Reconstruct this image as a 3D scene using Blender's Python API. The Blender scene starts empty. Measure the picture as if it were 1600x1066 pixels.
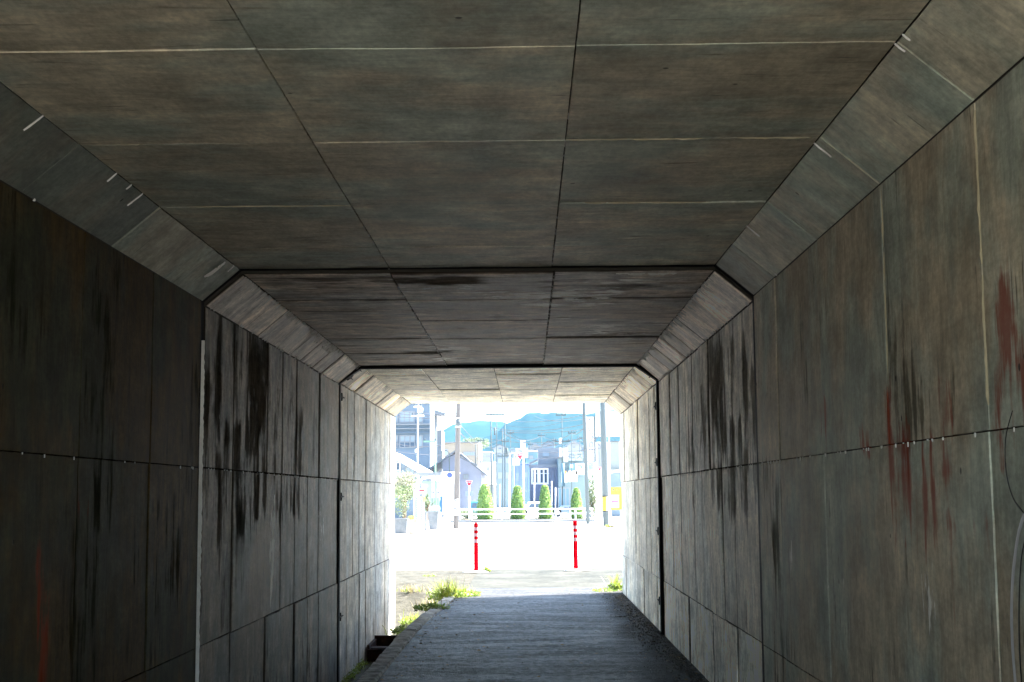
import bpy, math, random
from mathutils import Vector, Matrix, noise as MN
S = bpy.context.scene
C = S.collection
rad = math.radians
random.seed(7)

# ------------------------------------------------------------------ camera
F, CX, CY = 2133.0, 800.0, 533.0            # focal length in px of a 1600 wide frame
EYE = Vector((0, 0, 1.5))
def cam_axes(vx, vy, roll):
    a = Vector((vx-CX, vy-CY, F)).normalized()
    up = Vector((math.sin(roll), -math.cos(roll), 0.0)); up = (up-a*up.dot(a)).normalized()
    x = a.cross(up)
    return x, a, up                          # world X, Y, Z written in camera space (right, down, forward)
AX, AY, AZ = cam_axes(824, 774, rad(-0.5))
def to_world(c): return Vector((AX.dot(c), AY.dot(c), AZ.dot(c)))
cd = bpy.data.cameras.new('camera'); cam = bpy.data.objects.new('camera', cd); C.objects.link(cam)
r_, d_, f_ = to_world(Vector((1,0,0))), to_world(Vector((0,1,0))), to_world(Vector((0,0,1)))
cam.matrix_world = Matrix.Translation(EYE) @ Matrix((( r_.x,-d_.x,-f_.x,0),(r_.y,-d_.y,-f_.y,0),(r_.z,-d_.z,-f_.z,0),(0,0,0,1)))
cd.sensor_width = 36; cd.lens = 36*F/1600; cd.clip_start = 0.05; cd.clip_end = 20000
S.camera = cam
def at(px, py, Y):                           # the point at distance Y seen at a pixel of the photograph
    d = to_world(Vector((px-CX, py-CY, F))); return EYE + d*(Y/d.y)
def gnd(px, py, z=0.0):
    d = to_world(Vector((px-CX, py-CY, F))); return EYE + d*((z-EYE.z)/d.z)

# ------------------------------------------------------------------ light
SUN_EL, SUN_DX, SUN_DY = rad(51), 0.92, 0.39
w = bpy.data.worlds.new('World'); S.world = w; w.use_nodes = True
nt = w.node_tree; bg = nt.nodes['Background']
sky = nt.nodes.new('ShaderNodeTexSky'); sky.sky_type = 'NISHITA'; sky.sun_disc = False
sky.sun_elevation = SUN_EL; sky.sun_rotation = math.atan2(SUN_DX, SUN_DY)
sky.dust_density = 1.6; sky.ozone_density = 1.0
nt.links.new(sky.outputs[0], bg.inputs[0]); bg.inputs[1].default_value = 0.12
sd = bpy.data.lights.new('sun', 'SUN'); sd.energy = 4.8; sd.angle = rad(0.5); sd.color = (1, .95, .87)
so = bpy.data.objects.new('sun', sd); C.objects.link(so)
sv = Vector((SUN_DX*math.cos(SUN_EL), SUN_DY*math.cos(SUN_EL), math.sin(SUN_EL)))
so.rotation_euler = sv.to_track_quat('Z', 'Y').to_euler(); so.location = (30, 20, 60)
S.view_settings.view_transform = 'Standard'; S.view_settings.look = 'None'; S.view_settings.gamma = 1
S.view_settings.exposure = 3.5
try:
    S.cycles.max_bounces = 14; S.cycles.diffuse_bounces = 10
    S.cycles.use_denoising = True
except Exception: pass

# ------------------------------------------------------------------ node helpers
def new_mat(name):
    m = bpy.data.materials.new(name); m.use_nodes = True
    return m, m.node_tree, m.node_tree.nodes['Principled BSDF']
class N:
    def __init__(s, nt): s.nt = nt
    def n(s, t, **kw):
        o = s.nt.nodes.new(t)
        for k, v in kw.items(): setattr(o, k, v)
        return o
    def put(s, sock, v):
        if hasattr(v, 'links') or isinstance(v, bpy.types.NodeSocket): s.nt.links.new(v, sock)
        else: sock.default_value = v
    def m(s, op, a, b=0.0, c=None):
        o = s.n('ShaderNodeMath', operation=op); s.put(o.inputs[0], a); s.put(o.inputs[1], b)
        if c is not None: s.put(o.inputs[2], c)
        return o.outputs[0]
    def sm(s, x, lo, hi, a=0.0, b=1.0):
        o = s.n('ShaderNodeMapRange', interpolation_type='SMOOTHSTEP'); s.put(o.inputs[0], x)
        for i, v in zip((1,2,3,4), (lo,hi,a,b)): s.put(o.inputs[i], v)
        return o.outputs[0]
    def mix(s, f, a, b, bt='MIX'):
        o = s.n('ShaderNodeMix', data_type='RGBA', blend_type=bt)
        s.put(o.inputs[0], f)
        for i, v in ((6,a),(7,b)):
            s.put(o.inputs[i], v if isinstance(v, bpy.types.NodeSocket) else (*v, 1.0))
        return o.outputs[2]
    def noise(s, vec, sc, det=4.0, rough=.55, scale=(1,1,1), off=(0,0,0)):
        mp = s.n('ShaderNodeMapping'); s.put(mp.inputs[0], vec)
        mp.inputs[3].default_value = scale; mp.inputs[1].default_value = off
        o = s.n('ShaderNodeTexNoise'); s.put(o.inputs['Vector'], mp.outputs[0])
        o.inputs['Scale'].default_value = sc; o.inputs['Detail'].default_value = det; o.inputs['Roughness'].default_value = rough
        return o.outputs['Fac']
    def grey(s, v):
        o = s.n('ShaderNodeCombineColor'); [s.put(o.inputs[i], v) for i in range(3)]; return o.outputs[0]

def concrete(name, warm, cool, dirt, rough=.72, grain=1.0, fleck=0.0, dirt_bias=0.0, bump=.35, spec=.22, xs=.6):
    """Board-marked concrete. UV x = across the boards, UV y = along the grain (metres).
    Colour attribute: R dark run mask, G red paint mask, B white mask, A tint of each form panel."""
    m, nt, b = new_mat(name); g = N(nt)
    uv = g.n('ShaderNodeUVMap'); uv.uv_map = 'UVMap'
    ca = g.n('ShaderNodeVertexColor'); ca.layer_name = 'mask'
    sp = g.n('ShaderNodeSeparateColor'); nt.links.new(ca.outputs[0], sp.inputs[0])
    R, G, B, A = sp.outputs[0], sp.outputs[1], sp.outputs[2], ca.outputs[1]
    off = g.n('ShaderNodeCombineXYZ'); g.put(off.inputs[0], g.m('MULTIPLY', A, 31.0)); g.put(off.inputs[2], g.m('MULTIPLY', A, 17.0))
    va = g.n('ShaderNodeVectorMath', operation='ADD'); nt.links.new(uv.outputs[0], va.inputs[0]); nt.links.new(off.outputs[0], va.inputs[1])
    V, U = va.outputs[0], uv.outputs[0]
    big = g.noise(U, 1.0, 5, .62, (1.15, .8, 1))
    patch = g.noise(V, 1.0, 4, .55, (1.8, 1.1, 1), (3, 1, 0))
    gr1 = g.noise(V, 1.0, 6, .65, (20*xs, 2.8, 1))
    gr2 = g.noise(V, 1.0, 3, .6, (80*xs, 9, 1), (9, 0, 0))
    run = g.noise(U, 1.0, 6, .6, (9*xs, .6, 1), (5, 7, 0))
    run2 = g.noise(U, 1.0, 4, .6, (30*xs, 2.2, 1), (1, 3, 0))
    blot = g.noise(U, 1.0, 6, .65, (9*xs, 7, 1), (2, 5, 0))
    col = g.mix(g.sm(g.m('ADD', g.m('MULTIPLY', big, .6), g.m('MULTIPLY', patch, .4)), .42, .56), cool, warm)
    k = g.m('ADD', .66, g.m('MULTIPLY', A, .62))
    k = g.m('MULTIPLY', k, g.sm(gr1, .3, .7, 1-.26*grain, 1+.26*grain))
    k = g.m('MULTIPLY', k, g.sm(gr2, .3, .7, 1-.11*grain, 1+.11*grain))
    k = g.m('MULTIPLY', k, g.sm(blot, .3, .7, .84, 1.14))
    bl2 = g.noise(U, 1.0, 8, .6, (3.6*xs, 2.6, 1), (7, 3, 1))
    k = g.m('MULTIPLY', k, g.sm(bl2, .32, .68, .76, 1.2))
    col = g.mix(1.0, col, g.grey(k), 'MULTIPLY')
    pore = g.noise(U, 1.0, 3, .7, (40*xs, 38, 1), (2, 9, 0))
    col = g.mix(1.0, col, g.grey(g.sm(pore, .3, .7, .86, 1.13)), 'MULTIPLY')
    # dark runs of grime
    st = g.m('ADD', g.sm(run, .22, .78), g.m('MULTIPLY', g.m('SUBTRACT', run2, .5), 1.0))
    st = g.m('ADD', st, g.m('MULTIPLY', g.m('SUBTRACT', bl2, .5), 1.1))
    dk = g.sm(g.m('ADD', st, g.m('MULTIPLY', R, .5)), .86-dirt_bias, 1.14-dirt_bias)
    col = g.mix(g.m('MULTIPLY', dk, .7), col, dirt)
    col = g.mix(g.sm(R, 1.0, 1.9, 0, .93), col, (.02, .014, .009))      # dirt packed in the joints between the boards
    cr = g.noise(U, 1.0, 3, .5, (60*xs, 3.0, 1), (4, 4, 1))
    crk = g.m('MULTIPLY', g.sm(cr, .655, .70), g.sm(patch, .42, .6))
    col = g.mix(g.m('MULTIPLY', crk, .6), col, tuple(x*.25 for x in dirt))
    # red paint
    rd = g.m('MULTIPLY', g.sm(g.m('ADD', G, g.m('MULTIPLY', g.m('SUBTRACT', st, .5), 2.2)), .25, .95), g.sm(G, .02, .15))
    col = g.mix(g.m('MULTIPLY', rd, .85), col, (.24, .035, .01))
    # lime deposits
    wn = g.noise(U, 1.0, 5, .65, (30*xs, 4.0, 1), (8, 1, 3))
    wh = g.m('MULTIPLY', g.sm(g.m('ADD', B, g.m('MULTIPLY', g.m('SUBTRACT', wn, .5), 2.2)), .42, .62), g.sm(B, .03, .2))
    fl = g.m('MULTIPLY', g.sm(g.noise(U, 1.0, 4, .6, (34*xs, 4.5, 1), (14, 2, 0)), .66, .72), g.sm(big, .45, .6, 0, fleck))
    col = g.mix(g.m('MAXIMUM', wh, fl), col, (.85, .83, .76))
    # blow holes
    mp = g.n('ShaderNodeMapping'); nt.links.new(uv.outputs[0], mp.inputs[0]); mp.inputs[3].default_value = (5.2, 3.9, 1)
    vo = g.n('ShaderNodeTexVoronoi'); nt.links.new(mp.outputs[0], vo.inputs['Vector']); vo.inputs['Scale'].default_value = 1.0
    gate = g.n('ShaderNodeSeparateColor'); nt.links.new(vo.outputs['Color'], gate.inputs[0])
    hole = g.m('MULTIPLY', g.sm(vo.outputs['Distance'], .032, .058, 1, 0), g.m('GREATER_THAN', gate.outputs[0], .5))
    col = g.mix(g.m('MULTIPLY', hole, .85), col, (.012, .011, .009))
    nt.links.new(col, b.inputs['Base Color'])
    rg = g.m('ADD', rough-.12, g.m('MULTIPLY', gr1, .24)); nt.links.new(g.m('ADD', rg, g.m('MULTIPLY', dk, -.06)), b.inputs['Roughness'])
    nt.links.new(g.m('MULTIPLY', g.m('SUBTRACT', 1.0, dk), spec), b.inputs['Specular IOR Level'])
    h = g.m('ADD', g.m('MULTIPLY', gr1, .5), g.m('MULTIPLY', gr2, .22))
    h = g.m('ADD', h, g.m('MULTIPLY', blot, .4)); h = g.m('SUBTRACT', h, g.m('MULTIPLY', hole, .8)); h = g.m('SUBTRACT', h, g.m('MULTIPLY', crk, .5))
    h = g.m('ADD', h, g.m('MULTIPLY', patch, .5)); h = g.m('ADD', h, g.m('MULTIPLY', g.m('MAXIMUM', wh, fl), .4))
    bu = g.n('ShaderNodeBump'); bu.inputs['Strength'].default_value = bump; bu.inputs['Distance'].default_value = .012
    nt.links.new(h, bu.inputs['Height']); nt.links.new(bu.outputs[0], b.inputs['Normal'])
    return m

MATS = {}
def pm(name, col, rough=.6, metal=0.0, var=.25, sc=3.0, bump=0.0, spec=.12, trans=0.0):
    """painted / plain surface with a little procedural unevenness"""
    if name in MATS: return MATS[name]
    m, nt, b = new_mat(name); g = N(nt)
    tc = g.n('ShaderNodeTexCoord')
    n1 = g.noise(tc.outputs['Object'], sc, 6, .6)
    k = g.m('ADD', 1-var*.5, g.m('MULTIPLY', n1, var))
    c = g.mix(1.0, col, g.grey(k), 'MULTIPLY'); nt.links.new(c, b.inputs['Base Color'])
    nt.links.new(g.m('ADD', rough-.08, g.m('MULTIPLY', n1, .16)), b.inputs['Roughness'])
    b.inputs['Metallic'].default_value = metal; b.inputs['Specular IOR Level'].default_value = spec
    if bump:
        bu = g.n('ShaderNodeBump'); bu.inputs['Strength'].default_value = bump; bu.inputs['Distance'].default_value = .02
        nt.links.new(g.noise(tc.outputs['Object'], sc*6, 4, .6), bu.inputs['Height']); nt.links.new(bu.outputs[0], b.inputs['Normal'])
    MATS[name] = m; return m

# ------------------------------------------------------------------ mesh helpers
class MB:
    def __init__(s): s.v = []; s.f = []; s.mi = []; s.uv = None
    def face(s, idx, mi=0): s.f.append(idx); s.mi.append(mi)
    def poly(s, pts, mi=0):
        n = len(s.v); s.v += [Vector(p) for p in pts]; s.face(list(range(n, n+len(pts))), mi); return s
    def box(s, a, b, mi=0, mt=None):
        n = len(s.v)
        for z in (a[2], b[2]):
            for x, y in ((a[0],a[1]),(b[0],a[1]),(b[0],b[1]),(a[0],b[1])):
                p = Vector((x, y, z)); s.v.append(mt @ p if mt else p)
        for q in ((0,3,2,1),(4,5,6,7),(0,1,5,4),(1,2,6,5),(2,3,7,6),(3,0,4,7)): s.face([n+i for i in q], mi)
        return s
    def tube(s, pts, rs, seg=10, mi=0, cap=True):
        pts = [Vector(p) for p in pts]
        if not isinstance(rs, (list, tuple)): rs = [rs]*len(pts)
        rings = []
        for i, p in enumerate(pts):
            t = (pts[min(i+1, len(pts)-1)]-pts[max(i-1, 0)]).normalized()
            a = t.orthogonal().normalized() if abs(t.z) < .999 else Vector((1,0,0)); c = t.cross(a)
            n = len(s.v); rings.append(n)
            for k in range(seg):
                an = 2*math.pi*k/seg; s.v.append(p+a*(rs[i]*math.cos(an))+c*(rs[i]*math.sin(an)))
        for i in range(len(rings)-1):
            for k in range(seg):
                k2 = (k+1) % seg; s.face([rings[i]+k, rings[i]+k2, rings[i+1]+k2, rings[i+1]+k], mi)
        if cap:
            s.face([rings[0]+k for k in range(seg)][::-1], mi); s.face([rings[-1]+k for k in range(seg)], mi)
        return s
    def disc_y(s, c, r, th, n=20, mi=0, sides=None):       # a disc or polygon facing -Y
        a = sides or [(math.cos(2*math.pi*k/n), math.sin(2*math.pi*k/n)) for k in range(n)]
        q = len(s.v)
        for y in (c[1], c[1]+th):
            for x, z in a: s.v.append(Vector((c[0]+x*r, y, c[2]+z*r)))
        m = len(a); s.face([q+k for k in range(m)], mi); s.face([q+m+k for k in range(m)][::-1], mi)
        for k in range(m): s.face([q+k, q+m+k, q+m+(k+1) % m, q+(k+1) % m], mi)
        return s
    def mesh(s, name, mats):
        me = bpy.data.meshes.new(name); me.from_pydata([tuple(p) for p in s.v], [], s.f)
        for mt in (mats if isinstance(mats, (list, tuple)) else [mats]): me.materials.append(mt)
        me.polygons.foreach_set('material_index', s.mi)
        if s.uv: 
            l = me.uv_layers.new(name='UVMap')
            for lp in me.loops: l.data[lp.index].uv = s.uv[lp.vertex_index]
        me.update(); return me

ORG = {}
def obj(name, mb, mats, parent=None, smooth=False, label=None):
    me = mb.mesh(name, mats) if isinstance(mb, MB) else mb
    o = bpy.data.objects.new(name, me); C.objects.link(o)
    ORG[o] = Vector((0,0,0))
    if parent: o.parent = parent; o.location = -ORG[parent]
    if smooth:
        for p in me.polygons: p.use_smooth = True
    if label: o['label'] = label
    return o
def tag(o, label=None, cat=None, group=None, kind=None):
    for k, v in (('label',label),('category',cat),('group',group),('kind',kind)):
        if v: o[k] = v
    return o
def thing(name, loc, label, cat, group=None):
    o = bpy.data.objects.new(name, None); C.objects.link(o); o.location = loc; ORG[o] = Vector(loc); o.empty_display_size = .2
    return tag(o, label, cat, group)
def tree_copy(o, parent=None):
    c = o.copy(); C.objects.link(c); ORG[c] = ORG.get(o, Vector((0,0,0)))
    if parent: c.parent = parent
    for ch in list(o.children): tree_copy(ch, c)
    return c
def struct(name, mb, mats, **k): return tag(obj(name, mb, mats, **k), kind='structure')

# ------------------------------------------------------------------ underpass
XL, XR, ZC, ZH = -2.07, 1.45, 2.95, 2.75       # walls, ceiling, foot of the haunch
CXL, CXR = -1.83, 1.21
ZG = -.57                                       # floor of the gutter on the left

def sstep(x): x = max(0., min(1., x)); return x*x*(3-2*x)
def blob(u, v, cu, cv, ru, rv): 
    d = ((u-cu)/ru)**2+((v-cv)/rv)**2
    return math.exp(-d*d)
R_DARK = [(10.2,2.15,1.3,.65,.85),(9.3,1.9,.8,.7,.85),(11.8,2.1,.8,.55,.7),(10.5,1.5,2.0,.2,.6),(8.2,1.45,.35,.35,1.0),(8.1,.5,.3,.7,.7),(8.9,1.55,1.2,.14,.6),(7.2,2.25,.38,.5,.75),(5.3,1.9,.25,.35,.7),(5.0,1.7,.5,.3,.5),(12.5,1.85,.7,.25,.5),(4.5,.9,.4,.3,.5),(6.6,1.1,.3,.4,.5),(5.35,1.0,.14,.8,.6),(6.2,1.75,.6,.25,.45)]
R_RED = [(4.10,1.95,.12,.2,.85),(4.22,1.8,.05,.15,.8),(4.0,1.75,.08,.15,.8),(5.9,1.72,.07,.06,.7),(5.45,1.55,.07,.36,.8),(5.3,1.62,.11,.16,.75),(5.2,1.45,.2,.15,.6),(4.74,1.7,.04,.22,.8),(4.95,1.5,.1,.2,.5),(4.76,1.58,.07,.05,.6),(4.19,1.6,.022,.06,.9),(5.1,1.36,.12,.1,.4),(6.7,1.85,.08,.14,.4),(4.5,1.38,.5,.05,.25),(4.7,1.25,.03,.25,.4),(5.55,1.2,.05,.3,.35)]
R_WHITE = [(12.0,.9,.25,.5,.3),(10.3,.9,.3,.4,.25),(12.3,1.35,.1,.32,.75),(11.5,1.25,.07,.28,.75),(10.9,1.2,.1,.25,.35),(7.6,1.15,.07,.15,.5),(6.6,1.1,.4,.2,.2),(12.9,1.3,.06,.2,.6),(5.0,1.1,.15,.25,.3)]
L_DARK = [(11.0,2.3,1.6,.7,.75),(12.4,2.1,.6,.5,.8),(10.8,1.5,2.2,.28,.9),(9.5,2.0,1.0,1.1,.85),(6.5,1.8,3.0,1.2,.35),(13.2,2.0,.3,.4,.6),(6.6,1.2,.4,.9,.5),(8.2,1.4,.3,1.0,.4)]
L_RED = [(5.85,.96,.15,.4,.16),(6.4,1.55,.1,.2,.18)]
L_WHITE = [(11.12,1.05,.11,.42,.7),(11.2,1.4,.05,.2,.5),(13.8,1.2,.3,.35,.25)]
C_WHITE = [(9.35,-.6,.25,.5,.3),(10.9,.1,.3,.8,.3),(12.1,.7,.3,.5,.35),(13.0,-1.0,.3,.4,.3),(14.0,.3,.4,.8,.35),(10.4,-1.1,.25,.3,.3),(9.75,-.05,.3,.3,.6),(9.7,.45,.35,.3,.55),(10.2,.3,.12,.55,.6),(9.15,.6,.15,.4,.5),(11.6,.7,.25,.3,.5),(13.4,-.7,.4,.3,.5),(14.3,-.8,.25,.3,.5),(12.6,.0,.3,.4,.35)]
C_DARK = [(9.1,-.4,.35,1.6,.55),(8.5,0,.3,1.8,.35),(12.0,-1.1,.5,.4,.6),(13.4,-.8,.4,.5,.6),(10.6,-.6,.3,.9,.35)]
def mask(side, u, v):
    t = {'R':(R_DARK,R_RED,R_WHITE),'L':(L_DARK,L_RED,L_WHITE),'C':(C_DARK,[],C_WHITE),'H':([],[],[])}[side]
    o = [min(1., sum(s*blob(u,v,a,b,c,d) for a,b,c,d,s in q)) for q in t]
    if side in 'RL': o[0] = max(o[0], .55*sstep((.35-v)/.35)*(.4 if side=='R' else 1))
    return o

def panels(name, parent, mat, place, us, vs, gap, side, depth=.012, step=.06, tvar=1.0, tint=None, fins=(), seed=0):
    """One lining surface as form panels with sunk joints between them. place(u, v, h) -> point, h = height above the surface."""
    rnd = random.Random(seed); mb = MB(); uv = []; colr = []
    for i in range(len(us)-1):
        for j in range(len(vs)-1):
            u0, u1, v0, v1 = us[i], us[i+1], vs[j], vs[j+1]
            off = rnd.uniform(-.003, .003) if us[0] < 5 else rnd.choice((-1, 1))*rnd.uniform(.002, .008); tl = rnd.uniform(-.002, .002)
            t = .5+rnd.uniform(-.5, .5)*tvar
            if tint: t = tint(i, j, t)
            g0 = max(gap, min(.06, .00038*u0*u0)); g1 = max(gap, min(.06, .00038*u1*u1))
            nu = max(2, round((u1-u0)/step)); nv = max(2, round((v1-v0)/step))
            ul = [u0, u0+g0/2]+[u0+g0/2+(u1-u0-(g0+g1)/2)*k/nu for k in range(1, nu)]+[u1-g1/2, u1]
            vl = [v0, v0+gap/2]+[v0+gap/2+(v1-v0-gap)*k/nv for k in range(1, nv)]+[v1-gap/2, v1]
            n0 = len(mb.v); W = len(vl)
            for a, uu in enumerate(ul):
                for c, vv in enumerate(vl):
                    edge = a in (0, len(ul)-1) or c in (0, W-1)
                    jit = .0014*MN.noise(Vector((uu*9, vv*9, seed))) if not edge else 0
                    h = -depth if edge else off+tl*(uu-u0)/(u1-u0)+.0025*MN.noise(Vector((uu*1.7, vv*1.7, seed+3)))+jit
                    mb.v.append(place(uu, vv, h)); uv.append((uu, vv))
                    mk = mask(side, uu, vv); colr.append((2.2 if edge else mk[0], mk[1], mk[2], t))
            for a in range(len(ul)-1):
                for c in range(W-1): mb.face([n0+a*W+c, n0+(a+1)*W+c, n0+(a+1)*W+c+1, n0+a*W+c+1])
    # fins of laitance squeezed out between the boards
    for (ua, va, ub, vb, hgt, wid, dens, white) in fins:
        L = math.hypot(ub-ua, vb-va); k = 0.0
        du, dv = (ub-ua)/L, (vb-va)/L
        while k < L:
            ln = rnd.uniform(.02, .12) if white else rnd.uniform(.1, .5)
            if rnd.random() < dens:
                e = min(L, k+ln); n0 = len(mb.v); M = max(2, int((e-k)/.03)+1)
                for q in range(M+1):
                    s_ = k+(e-k)*q/M; cu, cv = ua+du*s_, va+dv*s_
                    tp = min(q, M-q) > 0
                    hh = hgt*rnd.uniform(.35, 1.2) if tp else .001; ww = wid*rnd.uniform(.4, 1.1)
                    jx = rnd.uniform(-.3, .3)*wid
                    for sgn, h in (((-1, .0045), (0, .009+hh), (1, .0045)) if white else ((-1, -.004), (0, hh), (1, -.004))):
                        mb.v.append(place(cu-dv*(sgn*ww+jx), cv+du*(sgn*ww+jx), h)); uv.append((cu, cv)); colr.append((0,0,0,.5))
                for q in range(M):
                    for c in range(2): mb.face([n0+q*3+c, n0+q*3+3+c, n0+q*3+4+c, n0+q*3+1+c], 2 if white else 1)
            k += ln*rnd.uniform(.8, 1.3)
    me_o = obj(name, mb, [mat, FIN, DASH], parent)
    me = me_o.data
    l = me.uv_layers.new(name='UVMap'); 
    for lp in me.loops: l.data[lp.index].uv = uv[lp.vertex_index]
    ca = me.color_attributes.new('mask', 'FLOAT_COLOR', 'POINT')
    ca.data.foreach_set('color', [x for c in colr for x in c])
    return me_o

DASH = pm('lime_dash', (.6,.58,.53), .6, var=.3, sc=20, spec=.2)
FIN = pm('lime_fin', (.36, .31, .2), .7, var=.6, sc=20)
GRIME = (.018, .016, .012)
mats = {
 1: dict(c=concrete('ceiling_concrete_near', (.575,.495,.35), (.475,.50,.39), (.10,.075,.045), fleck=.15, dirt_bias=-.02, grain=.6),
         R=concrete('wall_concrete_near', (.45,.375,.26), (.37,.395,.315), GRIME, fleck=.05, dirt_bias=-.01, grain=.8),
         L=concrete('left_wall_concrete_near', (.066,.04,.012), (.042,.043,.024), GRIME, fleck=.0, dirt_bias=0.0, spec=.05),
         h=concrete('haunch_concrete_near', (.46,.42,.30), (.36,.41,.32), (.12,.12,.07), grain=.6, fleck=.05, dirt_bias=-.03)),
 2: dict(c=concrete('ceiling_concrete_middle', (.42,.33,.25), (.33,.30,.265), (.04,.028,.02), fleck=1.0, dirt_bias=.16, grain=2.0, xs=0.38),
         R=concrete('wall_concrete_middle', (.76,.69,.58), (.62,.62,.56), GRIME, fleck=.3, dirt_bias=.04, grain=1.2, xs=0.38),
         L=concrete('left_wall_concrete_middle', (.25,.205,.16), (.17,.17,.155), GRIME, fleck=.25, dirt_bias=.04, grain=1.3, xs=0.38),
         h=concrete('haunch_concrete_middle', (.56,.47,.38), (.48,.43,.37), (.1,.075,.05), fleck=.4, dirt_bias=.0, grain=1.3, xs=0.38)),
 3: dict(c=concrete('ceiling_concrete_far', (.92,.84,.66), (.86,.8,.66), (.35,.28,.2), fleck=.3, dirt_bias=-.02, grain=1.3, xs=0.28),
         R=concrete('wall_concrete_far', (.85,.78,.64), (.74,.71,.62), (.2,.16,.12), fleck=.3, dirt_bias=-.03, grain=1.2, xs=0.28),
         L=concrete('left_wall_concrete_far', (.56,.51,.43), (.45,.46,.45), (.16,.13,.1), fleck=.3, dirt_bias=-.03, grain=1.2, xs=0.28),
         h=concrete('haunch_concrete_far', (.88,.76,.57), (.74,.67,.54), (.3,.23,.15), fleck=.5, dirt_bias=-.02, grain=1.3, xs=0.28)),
}
SHELL = pm('raw_concrete', (.05,.045,.035), .85, var=.4)
SEAL = pm('black_joint_filler', (.006,.006,.006), .8)
WHITE_LIME = pm('white_lime_seal', (.75,.74,.7), .5, var=.4, sc=30)

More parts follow.
